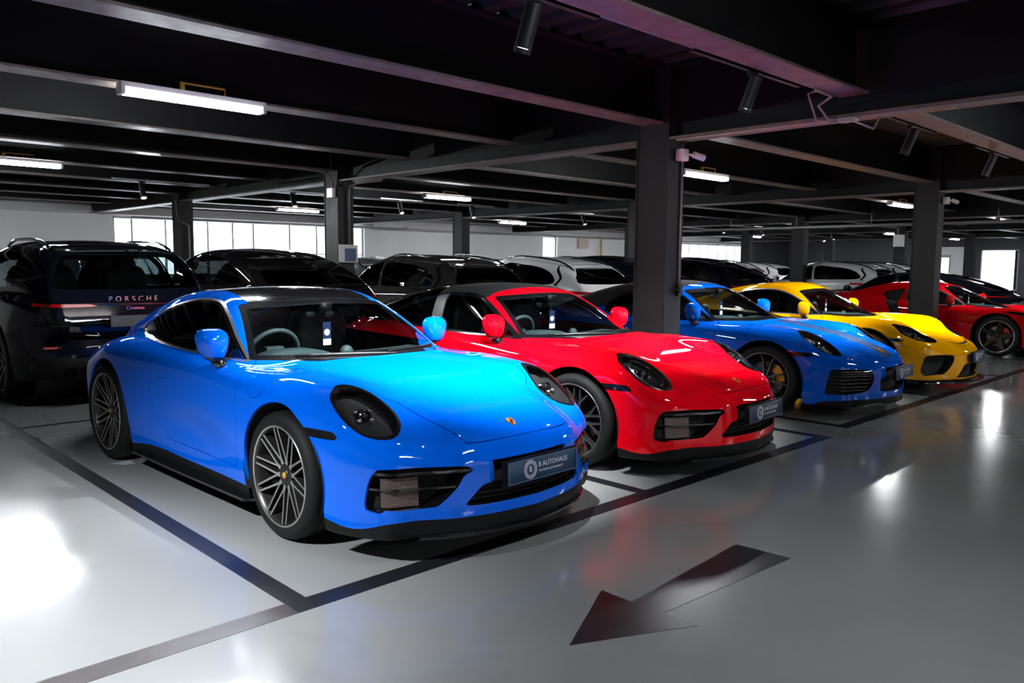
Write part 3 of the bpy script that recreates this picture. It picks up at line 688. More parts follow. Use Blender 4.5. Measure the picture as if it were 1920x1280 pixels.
# ------------------------------------------------------------------ shared car pieces
def car_mirror(root, x, y, z, paint_m, s, sc_=1.):
    """s=-1 right hand side ; cap, black foot and mirror glass"""
    th = np.linspace(-PI/2, PI/2, 15)[:, None]; ph = (np.arange(28)*2*PI/28)[None]
    sg = lambda t, p: np.sign(t)*np.abs(t)**p
    X = .105*sg(np.cos(th), .75)*sg(np.cos(ph), .8); Y_ = .112*sg(np.cos(th), .75)*sg(np.sin(ph), .8); Z = .100*sg(np.sin(th), .8)+0*ph
    k = .78+.24*(Z/.100); Y_ = Y_*k; X = np.where(X < 0, X*.35, X)*(.9+.1*k); Y_ = Y_+s*.03*(1-k)*-1
    V = np.stack([X, Y_, Z], -1).reshape(-1, 3)*sc_
    Q = [(i*28+j, i*28+(j+1) % 28, (i+1)*28+(j+1) % 28, (i+1)*28+j) for i in range(14) for j in range(28)]
    zz = V[:, 2]; mi = [1 if zz[q[0]] < -.075*sc_ and zz[q[2]] < -.05*sc_ else 0 for q in Q]
    me = me_np('mirror', V, np.array(Q), [paint_m, m_gblack], True, mi=mi); b = bmesh.new(); b.from_mesh(me); bmesh.ops.recalc_face_normals(b, faces=b.faces); b.to_mesh(me); b.free()
    o = ob('side_mirror', me, root); o.location = (x, y, z)
    MB().box((-.034*sc_, 0, .010), (.006, .135*sc_, .095*sc_)).build('mirror_glass', m_chrome, o)
    MB().tube([(.0, s*-.02, -.075), (.03, s*-.03, -.105), (.05, s*-.06, -.13)], [.036*sc_, .030*sc_, .040*sc_], 10).build('mirror_foot', m_gblack, o, smooth=True)
    return o
def steering(root, x, y, z, r=.185, mm=None):
    n_ = 28; a = np.arange(n_)*2*PI/n_; tl = math.radians(24)
    pts = [(x-math.sin(tl)*r*math.sin(t)*-1, y+r*math.cos(t), z+math.cos(tl)*r*math.sin(t)) for t in list(a)+[a[0]]]
    o = MB().tube(pts, .016, 8, cap=False).build('steering_wheel', mm or m_dash, root, smooth=True)
    MB().box((x+.02, y, z), (.05, .12, .12)).box((x+.01, y, z-.01), (.025, .34, .03)).build('steering_hub', mm or m_dash, o)
def seat(root, x, y, zt, h=.62):
    me = MB().ell((x-.02, y, zt-h/2), (.10, .235, h/2), 20, 12, .55).ell((x+.22, y, zt-h+.02), (.26, .24, .09), 20, 8, .6).mesh('seat', m_seat, True)
    o = ob('seat', me, root); return o
def dash(root, x0, z, hw, y_driver, binn=.05):
    ys = np.linspace(-hw, hw, 41); prof = [(.02, -.22), (.02, -.06), (-.06, -.012), (-.2, .0), (-.36, .0), (-.44, -.03), (-.47, -.10), (-.44, -.30)]
    V = []
    for y in ys:
        b_ = binn*np.exp(-((y-y_driver)/.20)**4)
        for (px_, pz) in prof: V.append((x0+px_-.10*(y/hw)**2, y, z+pz+(b_ if -.5 < px_ < -.15 else 0)))
    k = len(prof); Q = [(i*k+j, (i+1)*k+j, (i+1)*k+j+1, i*k+j+1) for i in range(40) for j in range(k-1)]
    o = MB().add(V, Q).build('dashboard', m_dash, root, smooth=True)
    MB().ell((x0-.28, 0, z+.005), (.035, .05, .05), 16, 8).build('dash_clock', m_dash, o, smooth=True)
    return o
def hang_tag(root, x, y, z, rot=0.):
    t = MB().box((0, 0, 0), (.002, .062, .155)).build('hanging_tag', m_tagb, root); t.location = (x, y, z); t.rotation_euler = (0, 0, rot)
    MB().lathe([(0, .0), (.022, .0)], 'x', 20, (.002, 0, .008)).build('tag_seal', m_tagw, t)
    MB().box((.0015, 0, -.058), (.002, .062, .042)).build('tag_card', m_tagw, t)
def rear_mirror(root, x, z):
    MB().ell((x, 0, z), (.018, .12, .032), 16, 8, .6).box((x+.06, 0, z+.05), (.05, .09, .06)).build('interior_mirror', m_sblack, root, smooth=True)
def number_plate(root, x, z, tilt, dark=False, txt=True):
    t = ob('number_plate', bevel_me(MB().box((0, 0, 0), (.012, .522, .112)).mesh('plate', m_plated if dark else m_plate), .004, 1), root)
    t.location = (x, 0, z); t.rotation_euler = (0, tilt, 0)
    fr_ = MB()
    for s in (-1, 1): fr_.box((.0075, s*.2575, 0), (.003, .006, .110)).box((.0075, 0, s*.0525), (.003, .518, .005))
    fr_.build('plate_rim', mat('plate_edge', (.06, .09, .17), .4), t)
    MB().box((-.016, 0, .0), (.02, .545, .125)).build('plate_holder', m_sblack, t)
    if txt:
        Rm = Matrix(((0, 0, 1), (1, 0, 0), (0, 1, 0))).to_4x4()
        for s_, sz, y, z_, al in (('B AUTOHAUS', .036, -.042, .014, 'LEFT'), ('THE MOTOR AUTO SERVICES', .0142, -.042, -.018, 'LEFT'), ('B', .040, -.1005, 0, 'CENTER')):
            me = text_me(s_, sz, m_letter, .0004, al); o = ob('lettering', me, t); o.matrix_local = Matrix.Translation((.0072, y, z_))@Rm
        rg = MB().lathe([(.043, 0), (.045, .0014), (.047, 0)], 'x', 40, (.0066, -.1005, 0)).lathe([(.028, 0), (.029, .0014), (.030, 0)], 'x', 32, (.0066, -.1005, 0))
        for k in range(26):
            a = k*2*PI/26; rg.box((.0072, -.1005+.0365*math.sin(a), .0365*math.cos(a)), (.001, .0045, .007), R=((1, 0, 0), (0, math.cos(a), math.sin(a)), (0, -math.sin(a), math.cos(a))))
        rg.build('round_logo', m_letter, t)
    return t
def crest(root, F, x, s=1.):
    # small gold shield with red and black fields
    z = .3
    for zz in np.arange(1.0, .3, -.001):
        if F(np.array(x), np.array(0.), np.array(zz)) < 0: z = zz; break
    g = grad(F, np.array([[x, 0, z]]))[0]; g /= np.linalg.norm(g); tl = math.atan2(g[0], g[2])
    P = np.array([(-.030, -.024), (-.034, .0), (-.030, .024), (-.002, .0235), (.020, .014), (.033, 0), (.020, -.014), (-.002, -.0235)])*s
    o = MB().prism(P, 0, .004).build('badge', m_gold, root); o.location = (x, 0, z-.0005); o.rotation_euler = (0, tl, 0)
    b_ = MB().prism(np.array([(-.028, .002), (-.028, .021), (-.004, .020), (-.004, .002)])*s, .004, .0046).prism(np.array([(.002, -.002), (.002, -.019), (.017, -.012), (.026, -.002)])*s, .004, .0046).build('badge_field', m_ered, o)
    MB().prism(np.array([(-.009, -.008), (-.011, .008), (.001, .008), (.009, 0), (.001, -.008)])*s, .0046, .0054).build('badge_centre', m_sblack, o)
def well(root, xc, zc_, ra, yo, yi, s):
    a = np.linspace(-.38, PI+.38, 29); pts = [(xc+ra*math.cos(t), zc_+ra*math.sin(t)) for t in a]; k = len(pts)
    V = [(p[0], s*yo, p[1]) for p in pts]+[(p[0], s*yi, p[1]) for p in pts]+[(xc, s*yi, zc_)]
    MB().add(V, [(j, j+1, k+j+1, k+j) for j in range(k-1)], [(2*k, k+j, k+j+1) for j in range(k-1)]).build('wheel_well', m_liner, root, smooth=True)
def arch_d(V, xc, zc_, ra, ymin=.5):
    x, z = V[:, 0]-xc, V[:, 2]-zc_
    d = np.where(z > 0, np.hypot(x, z), np.abs(x))-ra
    return np.where(np.abs(V[:, 1]) > ymin, d, .2)
P992 = json.loads('''{"hood":[[1.1,0.4],[1.0,0.5],[0.93,0.565],[0.82,0.628],[0.6,0.712],[0.3,0.7898],[0.0,0.8447],[-0.3,0.8844],[-0.6,0.8992],[-1.2,0.8994],[-2.0,0.9096],[-2.6,0.8998],[-3.0,0.86],[-3.3,0.8],[-3.55,0.72],[-3.8,0.55]],"fender":[[1.05,0.3672],[0.9,0.4725],[0.78,0.5642],[0.65,0.6224],[0.52,0.7],[0.4,0.7935],[0.25,0.8348],[0.1,0.8438],[-0.1,0.8551],[-0.4,0.8471],[-0.8,0.8509],[-1.4,0.8828],[-1.9,0.9152],[-2.3,0.9204],[-2.6,0.8844],[-2.9,0.7949],[-3.2,0.7168],[-3.45,0.663],[-3.7,0.5644]],"crown_y":[[1.1,0.6],[0.5,0.63],[0.2,0.66],[-0.2,0.72],[-0.6,0.77],[-1.5,0.8],[-2.4,0.8],[-3.0,0.76],[-3.6,0.7]],"b0":0.5,"hood_crown":0.0,"plan":[[1.1,0.8605],[0.8,0.8876],[0.4,0.9103],[0.0,0.9173],[-0.4,0.9064],[-0.9,0.8932],[-1.5,0.895],[-2.0,0.9146],[-2.4,0.9226],[-2.8,0.8994],[-3.2,0.8542],[-3.6,0.8033]],"side_z":[[0.05,-0.06],[0.15,-0.04],[0.3,-0.018],[0.5,0.0],[0.65,-0.002],[0.8,-0.02],[0.9,-0.05],[1.0,-0.1]],"side_bumps":[[-1.1,0.45,0.42,0.14,-0.03]],"belly":[[1.1,0.13],[0.6,0.13],[-3.0,0.15],[-3.6,0.22]],"front_z":[[0.1,-0.03],[0.2,0.0],[0.35,0.0],[0.48,-0.01],[0.6,-0.04],[0.8,-0.12]],"front_y":[[0.0,1.0126],[0.2,0.987],[0.4,0.936],[0.55,0.8619],[0.65,0.7987],[0.75,0.7345],[0.82,0.5997],[0.88,0.4292],[0.93,0.1951]],"rear_z":[[0.1,0.06],[0.3,0.01],[0.5,0.0],[0.7,0.01],[0.9,0.06]],"rear_y":[[0.0,-3.5336],[0.3,-3.4798],[0.55,-3.3751],[0.7,-3.2461],[0.8,-3.1272],[0.9,-2.9722]],"kF":0.07,"kR":0.1,"shoulder_k":[[1.1,0.1],[0.5,0.13],[0.0,0.13],[-0.8,0.1],[-1.8,0.14],[-2.4,0.17],[-3.3,0.15]],"roof":[[0.1,0.6897],[-0.1,0.7877],[-0.3,0.8724],[-0.6,1.0294],[-0.9,1.176],[-1.1,1.2414],[-1.3,1.2752],[-1.5,1.2848],[-1.7,1.28],[-1.95,1.2514],[-2.25,1.1845],[-2.6,1.0808],[-3.0,0.9468],[-3.4,0.8123]],"glass_y":[[0.2,0.6432],[-0.3,0.72],[-0.7,0.757],[-1.2,0.781],[-1.7,0.7689],[-2.1,0.7212],[-2.5,0.6504],[-3.0,0.5483],[-3.4,0.4127]],"tumble":[[-0.3,-0.02],[0.0,0.0],[0.15,0.065],[0.3,0.165],[0.45,0.3]],"belt":0.9,"ws_wrap":0.42,"ws_x":[-1.7,-0.9],"roof_crown":0.1,"k_roof":0.09,"k_blend":0.05,"fall":1.2}''')
# outlines measured in car coordinates (x forward from the front axle, z up)
SIDEWIN = [(-2.345, .962), (-2.275, 1.018), (-2.02, 1.108), (-1.79, 1.163), (-1.56, 1.199), (-1.36, 1.204), (-1.23, 1.188), (-1.12, 1.145), (-1.0, 1.084), (-.842, .990), (-.67, .886), (-.67, .886), (-.66, .882), (-.853, .887), (-1.17, .895), (-1.49, .904), (-1.80, .918), (-2.14, .938)]
SCREEN = [(-.1, 1.216), (.13, 1.215), (.42, 1.200), (.515, 1.190), (.548, 1.176), (.562, 1.155), (.640, 1.021), (.712, .882), (.712, .882), (.60, .880), (.49, .882), (.21, .887), (-.1, .888), (-.1, .888), (-.1, 1.216)]
LAMP = [(.674, .831), (.628, .824), (.587, .797), (.556, .751), (.540, .704), (.553, .664), (.592, .634), (.650, .614), (.705, .609), (.756, .617), (.790, .638), (.812, .677), (.818, .726), (.806, .772), (.775, .802), (.722, .825)]
HOOD = [(.908, -.1), (.908, .14), (.900, .30), (.880, .374), (.880, .374), (.639, .438), (.479, .482), (.41, .545), (.255, .592), (0, .596), (-.20, .605), (-.36, .585), (-.36, .585), (-.285, .40), (-.235, .2), (-.22, -.1), (-.22, -.1), (.908, -.1)]
INTAKE = [(.379, .452), (.392, .466), (.430, .478), (.62, .484), (.755, .482), (.782, .462), (.797, .411), (.806, .33), (.806, .285), (.795, .272), (.765, .272), (.762, .286), (.762, .286), (.66, .285), (.566, .290), (.535, .304), (.462, .374), (.425, .430)]
GRILLE = [(-.1, .492), (.262, .490), (.272, .485), (.272, .395), (.31, .382), (.345, .366), (.432, .283), (.432, .283), (.30, .279), (-.1, .281), (-.1, .281), (-.1, .492), (-.1, .492)]
MARK = [(.255, .640), (.42, .638), (.452, .630), (.485, .600), (.485, .600), (.405, .598), (.28, .602), (.255, .618)]
DOOR = [(-.66, .93), (-.60, .87), (-.495, .81), (-.468, .75), (-.462, .53), (-.49, .33), (-.54, .292), (-.54, .292), (-1.38, .300), (-1.50, .33), (-1.60, .42), (-1.645, .52), (-1.672, .64), (-1.668, .77), (-1.65, .83), (-1.62, .93), (-1.62, .93), (-.66, .93)]
def front_corner_lip(pts):
    f = cs(pts); return lambda V: V[:, 2]-f(V[:, 0])
LIP992 = [(1.2, .228), (.9, .228), (.75, .222), (.64, .19), (.55, .178), (.41, .2), (.1, .2), (-.5, .204), (-1.3, .209), (-1.75, .216), (-2.08, .178), (-2.8, .18), (-3.0, .24), (-3.6, .28)]
def band(M, plane, lo, hi, axis=2):
    _, o = split(M, M[0][:, axis]-lo); i, _ = split(o, o[0][:, axis]-hi); return i
S992 = dict(P=P992, SW=SIDEWIN, SC=SCREEN, LP=LAMP, lp_plane='yz', HD=HOOD, IN=INTAKE, GR=GRILLE, MK=MARK, DR=DOOR, LIP=LIP992, AR=[(.005, .345, .386), (-2.45, .352, .398)],
    xr=(-3.66, 1.12), roof=True, crest=.822, mirror=(-.84, .86, .965, 1.), plate=(1.052, .430, -.06), WF=(.340, .262, .245, .785), WR=(.358, .276, .30, .772), wb=2.45,
    scz=.84, RW=[(-1.97, -.1), (-1.97, .40), (-2.2, .46), (-2.62, .47), (-2.74, .40), (-2.76, -.1), (-2.76, -.1), (-1.97, -.1), (-1.97, -.1)], dash=(-.42, .865, .66), seatx=-1.60, belly=True)
INTAKE0 = INTAKE
def build_sports(name, label, cat, loc, rz, paint_m, SP=None, kind='coupe', h=.019, wheel='mesh', caliper=None, plate_dark=False, lamp_chrome=False, group=None, tag_rot=.0, stripes=False):
    SP = SP or S992; P = dict(SP['P']); SIDEWIN, SCREEN, LAMP, HOOD, INTAKE, GRILLE, MARK, DOOR = (SP[k] for k in ('SW', 'SC', 'LP', 'HD', 'IN', 'GR', 'MK', 'DR')); AR = SP['AR']; wb = SP['wb']
    F = make_field(P); M = surface_nets(F, SP['xr'][0], SP['xr'][1], 1.04, .08, 1.36, h)
    root = thing(name, label, cat, loc, rz, group)
    # wheel openings
    for (xc, zc_, ra) in AR: _, M = split(M, arch_d(M[0], xc, zc_, ra))
    roofm = {'coupe': m_gblack, 'targa': m_soft, 'cabrio': m_soft}[kind]
    # windscreen, side and rear glass
    scr, M = take(M, SCREEN, 'yz', ymask(0, z=SP['scz'], x=-1.35, xmax=.12))
    sw = SIDEWIN
    if kind == 'cabrio': sw = [(-2.02, .945), (-1.98, 1.03), (-1.79, 1.12), (-1.56, 1.165), (-1.36, 1.19), (-1.23, 1.183), (-1.12, 1.145), (-1.0, 1.084), (-.842, .990), (-.67, .886), (-.67, .886), (-.66, .882), (-.853, .887), (-1.17, .895), (-1.49, .904), (-1.80, .918)]
    tr_o = .011
    wo, M = take(M, sw, 'xz', ymask(.3, z=.78), off=tr_o); win, trim = take(wo, sw, 'xz', ymask(.3, z=.78))
    rg_, M = take(M, SP['RW'], 'xy', ymask(0, z=.9))
    # lamps, air openings
    lamp, M = take(M, LAMP, 'yz', ymask(.3, x=.05)); E0 = (M[0][:0], M[1][:0], M[2][:0]); vent = E0
    if INTAKE: intk, M = take(M, INTAKE, 'yz', ymask(.3, x=.5))
    else: intk = E0
    if GRILLE: gril, M = take(M, GRILLE, 'yz', ymask(0, x=.6))
    else: gril = E0
    if 'VENT' in SP: vent, M = take(M, SP['VENT'], 'xz', ymask(.4, z=.3, xmax=-1.))
    if 'SLOT' in SP: slot, M = take(M, SP['SLOT'], 'xy', ymask(0, z=.5)); shell('hood_slot', slot, m_sblack, root, off=.012, flange=-.011)
    shell('inner_panel', (M[0], M[1], M[2]), m_liner, root, off=.02, flange=0)
    lowf = front_corner_lip(SP['LIP']); low, M = split(M, lowf(M[0]))
    shell('lower_lip', low, m_sblack, root, flange=0)
    if SP is S992 or SP is STUR:   # round fuel flap on the right front wing, flush handles on the doors
        a = np.arange(16)*2*PI/16; fl, M = take(M, [(-.262+.082*math.cos(t), .790+.066*math.sin(t)) for t in a], 'xz', lambda V: (V[:, 1] < -.6) & (V[:, 2] > .6), gap=.0018)
        shell('fuel_flap', fl, paint_m, root)
    mk = E0
    if MARK: mk, M = take(M, MARK, 'xz', ymask(.5, z=.55, x=.2))
    g = .0022
    doors, M = take(M, DOOR, 'xz', ymask(.55, zmax=1.0), gap=g)
    hood, M = take(M, HOOD, 'xy', ymask(0, z=.5), gap=g)
    if kind == 'coupe' and not SP['roof']: pass
    elif kind == 'coupe':
        RP = [(-.93, -.1), (-.95, .2), (-1.0, .42), (-1.06, .47), (-1.12, .478), (-1.3, .470), (-1.6, .462), (-1.88, .45), (-1.93, .42), (-1.93, -.1), (-1.93, -.1), (-.93, -.1), (-.93, -.1)]
        roof, M = take(M, RP, 'xy', ymask(0, z=1.13), gap=.0012)
        shell('roof_panel', roof, roofm, root, off=.0005)
    else:
        # fabric roof behind the painted screen frame; glass or fabric back
        RB = [(-1.155, 1.5), (-1.155, 1.30), (-1.165, 1.22), (-1.14, 1.185), (-1.14, 1.185), (-1.36, 1.11), (-2.35, .93), (-2.6, .92), (-3.0, .945), (-3.0, 1.5), (-3.0, 1.5), (-1.155, 1.5)]
        roof, M = take(M, RB, 'xz', ymask(0, z=.9), smooth=False, gap=.001)
        if kind == 'targa':
            bar_ = [(-1.58, 1.5), (-1.58, 1.15), (-1.50, .86), (-1.64, .86), (-1.71, 1.15), (-1.71, 1.5)]
            back = [(-1.71, 1.5), (-1.71, 1.15), (-1.64, .86), (-2.9, .86), (-2.9, 1.5)]
            rear_, roof = take(roof, back, 'xz', smooth=False); shell('rear_glass', rear_, m_dark, root, flange=.01)
            rb_, win0 = take(win, bar_, 'xz', smooth=False); win = win0
            
            for s_ in (-1, 1): shell('roll_bar', side(rb_, s_), mat('roll_bar_dark', (.11, .11, .113), .35, .9), root, off=-.004)
        shell('fabric_roof', biggest(roof), roofm, root, off=-.002)
    gm = m_gblack if kind != 'coupe' else paint_m
    for s in (-1, 1):
        dr = shell('door', side(doors, s), paint_m, root)
        if SP is S992: MB().ell((-1.50, s*.886, .700), (.085, .010, .011), 20, 8, .8).build('door_handle', paint_m, dr, smooth=True)
        shell('side_marker', side(mk, s), m_gblack, root, off=-.002)
        w_ = side(win, s); gl, ed = split(w_, region(w_, sw, 'xz')+.012)
        shell('side_window', gl, m_side, root, off=.006, flange=0); shell('window_seal', ed, m_gblack, root, off=.005, flange=.006)
        shell('window_trim', side(trim, s), m_trim if kind == 'coupe' else m_gblack, root, off=-.001, flange=.01)
    fr_, gl = None, None
    gl, fr_ = split(scr, region(scr, SCREEN, 'yz')+.028)
    ws_ = shell('windscreen', gl, m_screen, root, off=.005, flange=0); shell('screen_border', fr_, m_gblack, ws_, off=.004, flange=.006)
    shell('rear_window', rg_, m_dark, root, off=.004, flange=0)
    body = shell('body', M, paint_m, root, flange=.014); strp = []
    if stripes:
        for c, d in ((.022, .115), (.125, .132), (-.115, -.022), (-.132, -.125)):
            _, hi = split(hood, hood[0][:, 1]-c); st_, right = split(hi, hi[0][:, 1]-d); left = _; strp.append(st_)
            o_ = len(left[0]); hood = (np.concatenate([left[0], right[0]]), np.concatenate([left[1], right[1]]), np.concatenate([left[2], right[2]+o_]))
    hd = shell('hood', hood, paint_m, root, flange=.006 if stripes else .012)
    for st_ in strp: shell('hood_stripe', st_, m_stripe, hd, off=-.0006, flange=.002)
    # lamps
    for s in (-1, 1):
        L = side(lamp, s); hs = shell('headlamp', L, m_liner, root, off=.055, flange=-.054)
        c = L[0].mean(0); nn = L[1].mean(0); nn /= np.linalg.norm(nn)
        inn, rim_ = split(L, region(L, LAMP, 'yz')+.012)
        shell('lamp_lens', inn, m_lens, hs, off=.0015, flange=0); shell('lamp_rim', rim_, m_gblack if not lamp_chrome else m_chrome, hs, off=.0, flange=.012)
        o_ = c-nn*.034; d_ = np.array([.92, s*.12, .12]); d_ /= np.linalg.norm(d_)
        pr_ = MB().tube([o_-d_*.03, o_+d_*.012], .036, 20).build('projector', m_sblack, hs, angle=.5)
        MB().tube([o_+d_*.010, o_+d_*.018], [.033, .027], 20, cap=False).build('projector_ring', m_chrome, hs, angle=.5)
        MB().ell(o_+d_*.010, (.012, .026, .026), 16, 8).build('projector_lens', m_gblack, hs, smooth=True)
        up = np.array([0, 0, 1.])-d_*d_[2]; up /= np.linalg.norm(up); rt = np.cross(d_, up); 
        u2 = np.array([0, 0, 1.])-nn*nn[2]; u2 /= np.linalg.norm(u2); r2 = np.cross(nn, u2)
        for a in (.8, 2.3, 3.95, 5.45):
            q = o_+u2*.045*math.sin(a)+r2*.047*math.cos(a); MB().ell(q+nn*.002, (.010, .012, .008), 10, 6, .7).build('lamp_led', m_led2, hs, smooth=True)
        if lamp_chrome:
            ring, _ = split(rim_, region(rim_, LAMP, 'yz')+.004); rr_, _2 = split(inn, region(inn, LAMP, 'yz')+.03); keep = split(inn, -(region(inn, LAMP, 'yz')+.042))[0]
            z_ = split(inn, region(inn, LAMP, 'yz')+.030)[0]; z_ = split(z_, -(region(z_, LAMP, 'yz')+.040))[0]; shell('lamp_ring', z_, m_chrome, hs, off=.012, flange=.008)
        if SP.get('simple'): pass
        vn = side(vent, s)
        if len(vn[2]): shell('side_vent', vn, m_liner, root, off=.03, flange=-.029)
        # side intake
        if not INTAKE: continue
        I = side(intk, s); V, N, T = I; I2 = (V-np.array([.10, 0, 0]), N, T)
        it = shell('air_intake', I2, m_liner, root, flange=.1, vec=(.099, 0, 0), fm=m_gblack)
        for lo, hi, off_ in SP.get('blades', ((.448, .463, .012), (.374, .384, .016))):
            shell('intake_blade', band(I, 'yz', lo, hi), m_gblack, it, off=off_, flange=.05)
        if SP['IN'] is not INTAKE0: continue
        ra_ = band(I, 'yz', .29, .43); ysgn = np.abs(ra_[0][:, 1]); ra2 = split(ra_, .60-ysgn)[0]; ra2 = split(ra2, np.abs(ra2[0][:, 1])-.752)[0]
        V, N, T = ra2; mb = []
        rd = None
        for z0 in np.arange(.292, .442, .0075):
            sl = band((V-np.array([.045, 0, 0]), N, T), 'yz', z0, z0+.0052)
            if len(sl[2]): mb.append(sl)
        if mb:
            nV = np.cumsum([0]+[len(q[0]) for q in mb]); MM = (np.concatenate([q[0] for q in mb]), np.concatenate([q[1] for q in mb]), np.concatenate([q[2]+k for q, k in zip(mb, nV)]))
            shell('radiator_fins', MM, m_rad, it, flange=.01)
    V, N, T = gril; G2 = (V-np.array([.09, 0, 0]), N, T)
    gr = None if not GRILLE else shell('center_grille', G2, m_liner, root, flange=.09, vec=(.089, 0, 0), fm=m_sblack)
    for z0 in (.305, .33, .355) if SP is S992 else ():
        shell('grille_bar', band((V, N, T), 'yz', z0, z0+.006), m_sblack, gr, off=.03, flange=.02)
    if SP['plate']: number_plate(root, *SP['plate'], plate_dark)
    # front lip blade
    ys = np.linspace(-.62, .62, 33) if not SP.get('wide_lip') else np.linspace(-.80, .80, 33); fy = cs(P['front_y'])(np.abs(ys)); V = []
    for y, f in zip(ys, fy): sl_ = SP.get('wide_lip', 0); V += [(f-.008+sl_, y, .150), (f+.002+sl_, y, .140), (f+sl_, y, .128), (f-.12, y, .125), (f-.12, y, .150)]
    MB().add(V, [(i*5+j, (i+1)*5+j, (i+1)*5+(j+1) % 5, i*5+(j+1) % 5) for i in range(32) for j in range(5)]).build('front_splitter', m_gblack, root, angle=.6)
    if SP['crest']: crest(root, F, SP['crest'])
    for s in (-1, 1):
        mx_, my_, mz_, ms_ = SP['mirror']; car_mirror(root, mx_, s*my_, mz_, paint_m, s, ms_)
        well(root, *AR[0][:2], AR[0][2]+.012, .895, .50, s); well(root, *AR[1][:2], AR[1][2]+.012, .90, .46, s)
    # sill blade and underbody
    MB().box((-wb/2, 0, .15), (wb-.75, 1.5, .05)).box((.0, 0, .16), (1.2, 1.0, .05)).box((-wb-.15, 0, .17), (1.4, 1.0, .06)).build('underbody', m_liner, root)
    for s in (-1, 1):
        q = [(-.36, .845), (-.40, .90), (-wb/2, .905), (-wb+.43, .90), (-wb+.41, .845)]
        MB().prism([(a, b*s) for a, b in q], .118, .132).build('sill_blade', m_gblack, root)
    # wheels
    cal = caliper or m_calb
    rf, rrf, wf, yf_ = SP['WF']; rr_, rrr, wr, yr_ = SP['WR']
    DF = wheel_parts(rf, rrf, wf, wheel, cal, name); DR = wheel_parts(rr_, rrr, wr, wheel, cal, name)
    for s in (-1, 1):
        add_wheel(root, DF, (0, s*yf_, rf), s > 0); add_wheel(root, DR, (-wb, s*yr_, rr_), s > 0)
    # cabin
    dx, dz, dw = SP['dash']; dash(root, dx, dz, dw, -.36); steering(root, dx-.60, -.36, dz-.015, mm=m_dash)
    for y in (-.36, .36): seat(root, SP['seatx'], y, dz+.265)
    MB().ell((SP['seatx']-.55, 0, .80), (.12, .50, .14), 20, 10, .5).build('rear_bench', m_seat, root, smooth=True)
    rear_mirror(root, dx-SP.get('rmx', .60), dz+SP.get('rmz', .245)); hang_tag(root, dx-.51, .0, dz+.115, tag_rot)
    # wipers at the foot of the windscreen
    def onsurf(y, z):
        xs_ = np.arange(.2, -1.4, -.004); g_ = F(xs_, np.full_like(xs_, y), np.full_like(xs_, z)); i = np.argmax(g_ < 0); return np.array([xs_[i]+.012, y, z])
    for (a, b, c, d) in ((.10, .893, -.50, .905), (.62, .895, .06, .905)) if SP is S992 else ():
        pts = [onsurf(a+(c-a)*t, b+(d-b)*t+.006*math.sin(PI*t)) for t in np.linspace(0, 1, 9)]
        MB().tube(pts, .008, 6).build('wiper', m_sblack, root)
    return root
# the lower two-seater and the mid-engined car share the same kind of body field with their own measures
PCAY = dict(P992); PCAY.update(json.loads('''{"hood":[[1.05,0.4229],[0.95,0.494],[0.88,0.5436],[0.78,0.5875],[0.55,0.6575],[0.25,0.728],[-0.05,0.7871],[-0.25,0.8195],[-0.6,0.8505],[-1.2,0.8707],[-2.0,0.9006],[-2.6,0.9004],[-3.0,0.8702],[-3.3,0.8301],[-3.55,0.75],[-3.8,0.5499]],"fender":[[1.02,0.3508],[0.87,0.4646],[0.75,0.5657],[0.62,0.6351],[0.49,0.7126],[0.37,0.7993],[0.22,0.8356],[0.07,0.8397],[-0.13,0.8468],[-0.43,0.8362],[-0.83,0.8507],[-1.43,0.8822],[-1.93,0.9146],[-2.33,0.92],[-2.63,0.8842],[-2.93,0.7948],[-3.23,0.7168],[-3.48,0.663],[-3.73,0.5645]],"plan":[[1.1,0.8405],[0.8,0.8676],[0.4,0.8903],[0.0,0.8973],[-0.4,0.8864],[-0.9,0.8732],[-1.5,0.875],[-2.0,0.8946],[-2.4,0.9026],[-2.8,0.8794],[-3.2,0.8342],[-3.6,0.7833]],"front_y":[[0.0,0.9966],[0.2,0.9767],[0.4,0.9206],[0.55,0.8302],[0.65,0.7558],[0.75,0.6853],[0.82,0.5479],[0.88,0.3767],[0.93,0.1425]],"roof":[[0.35,0.6502],[0.15,0.7064],[-0.1,0.7847],[-0.4,0.9224],[-0.7,1.0848],[-0.9,1.1752],[-1.1,1.2309],[-1.3,1.2467],[-1.5,1.238],[-1.8,1.1974],[-2.1,1.1286],[-2.4,1.0373],[-2.7,0.9645],[-3.1,0.8797],[-3.4,0.804]],"glass_y":[[0.2,0.62],[-0.3,0.7],[-0.7,0.735],[-1.2,0.745],[-1.7,0.72],[-2.1,0.66],[-2.5,0.6],[-3.0,0.52],[-3.4,0.4]],"belt":0.86,"ws_x":[-1.4,-0.7]}'''))
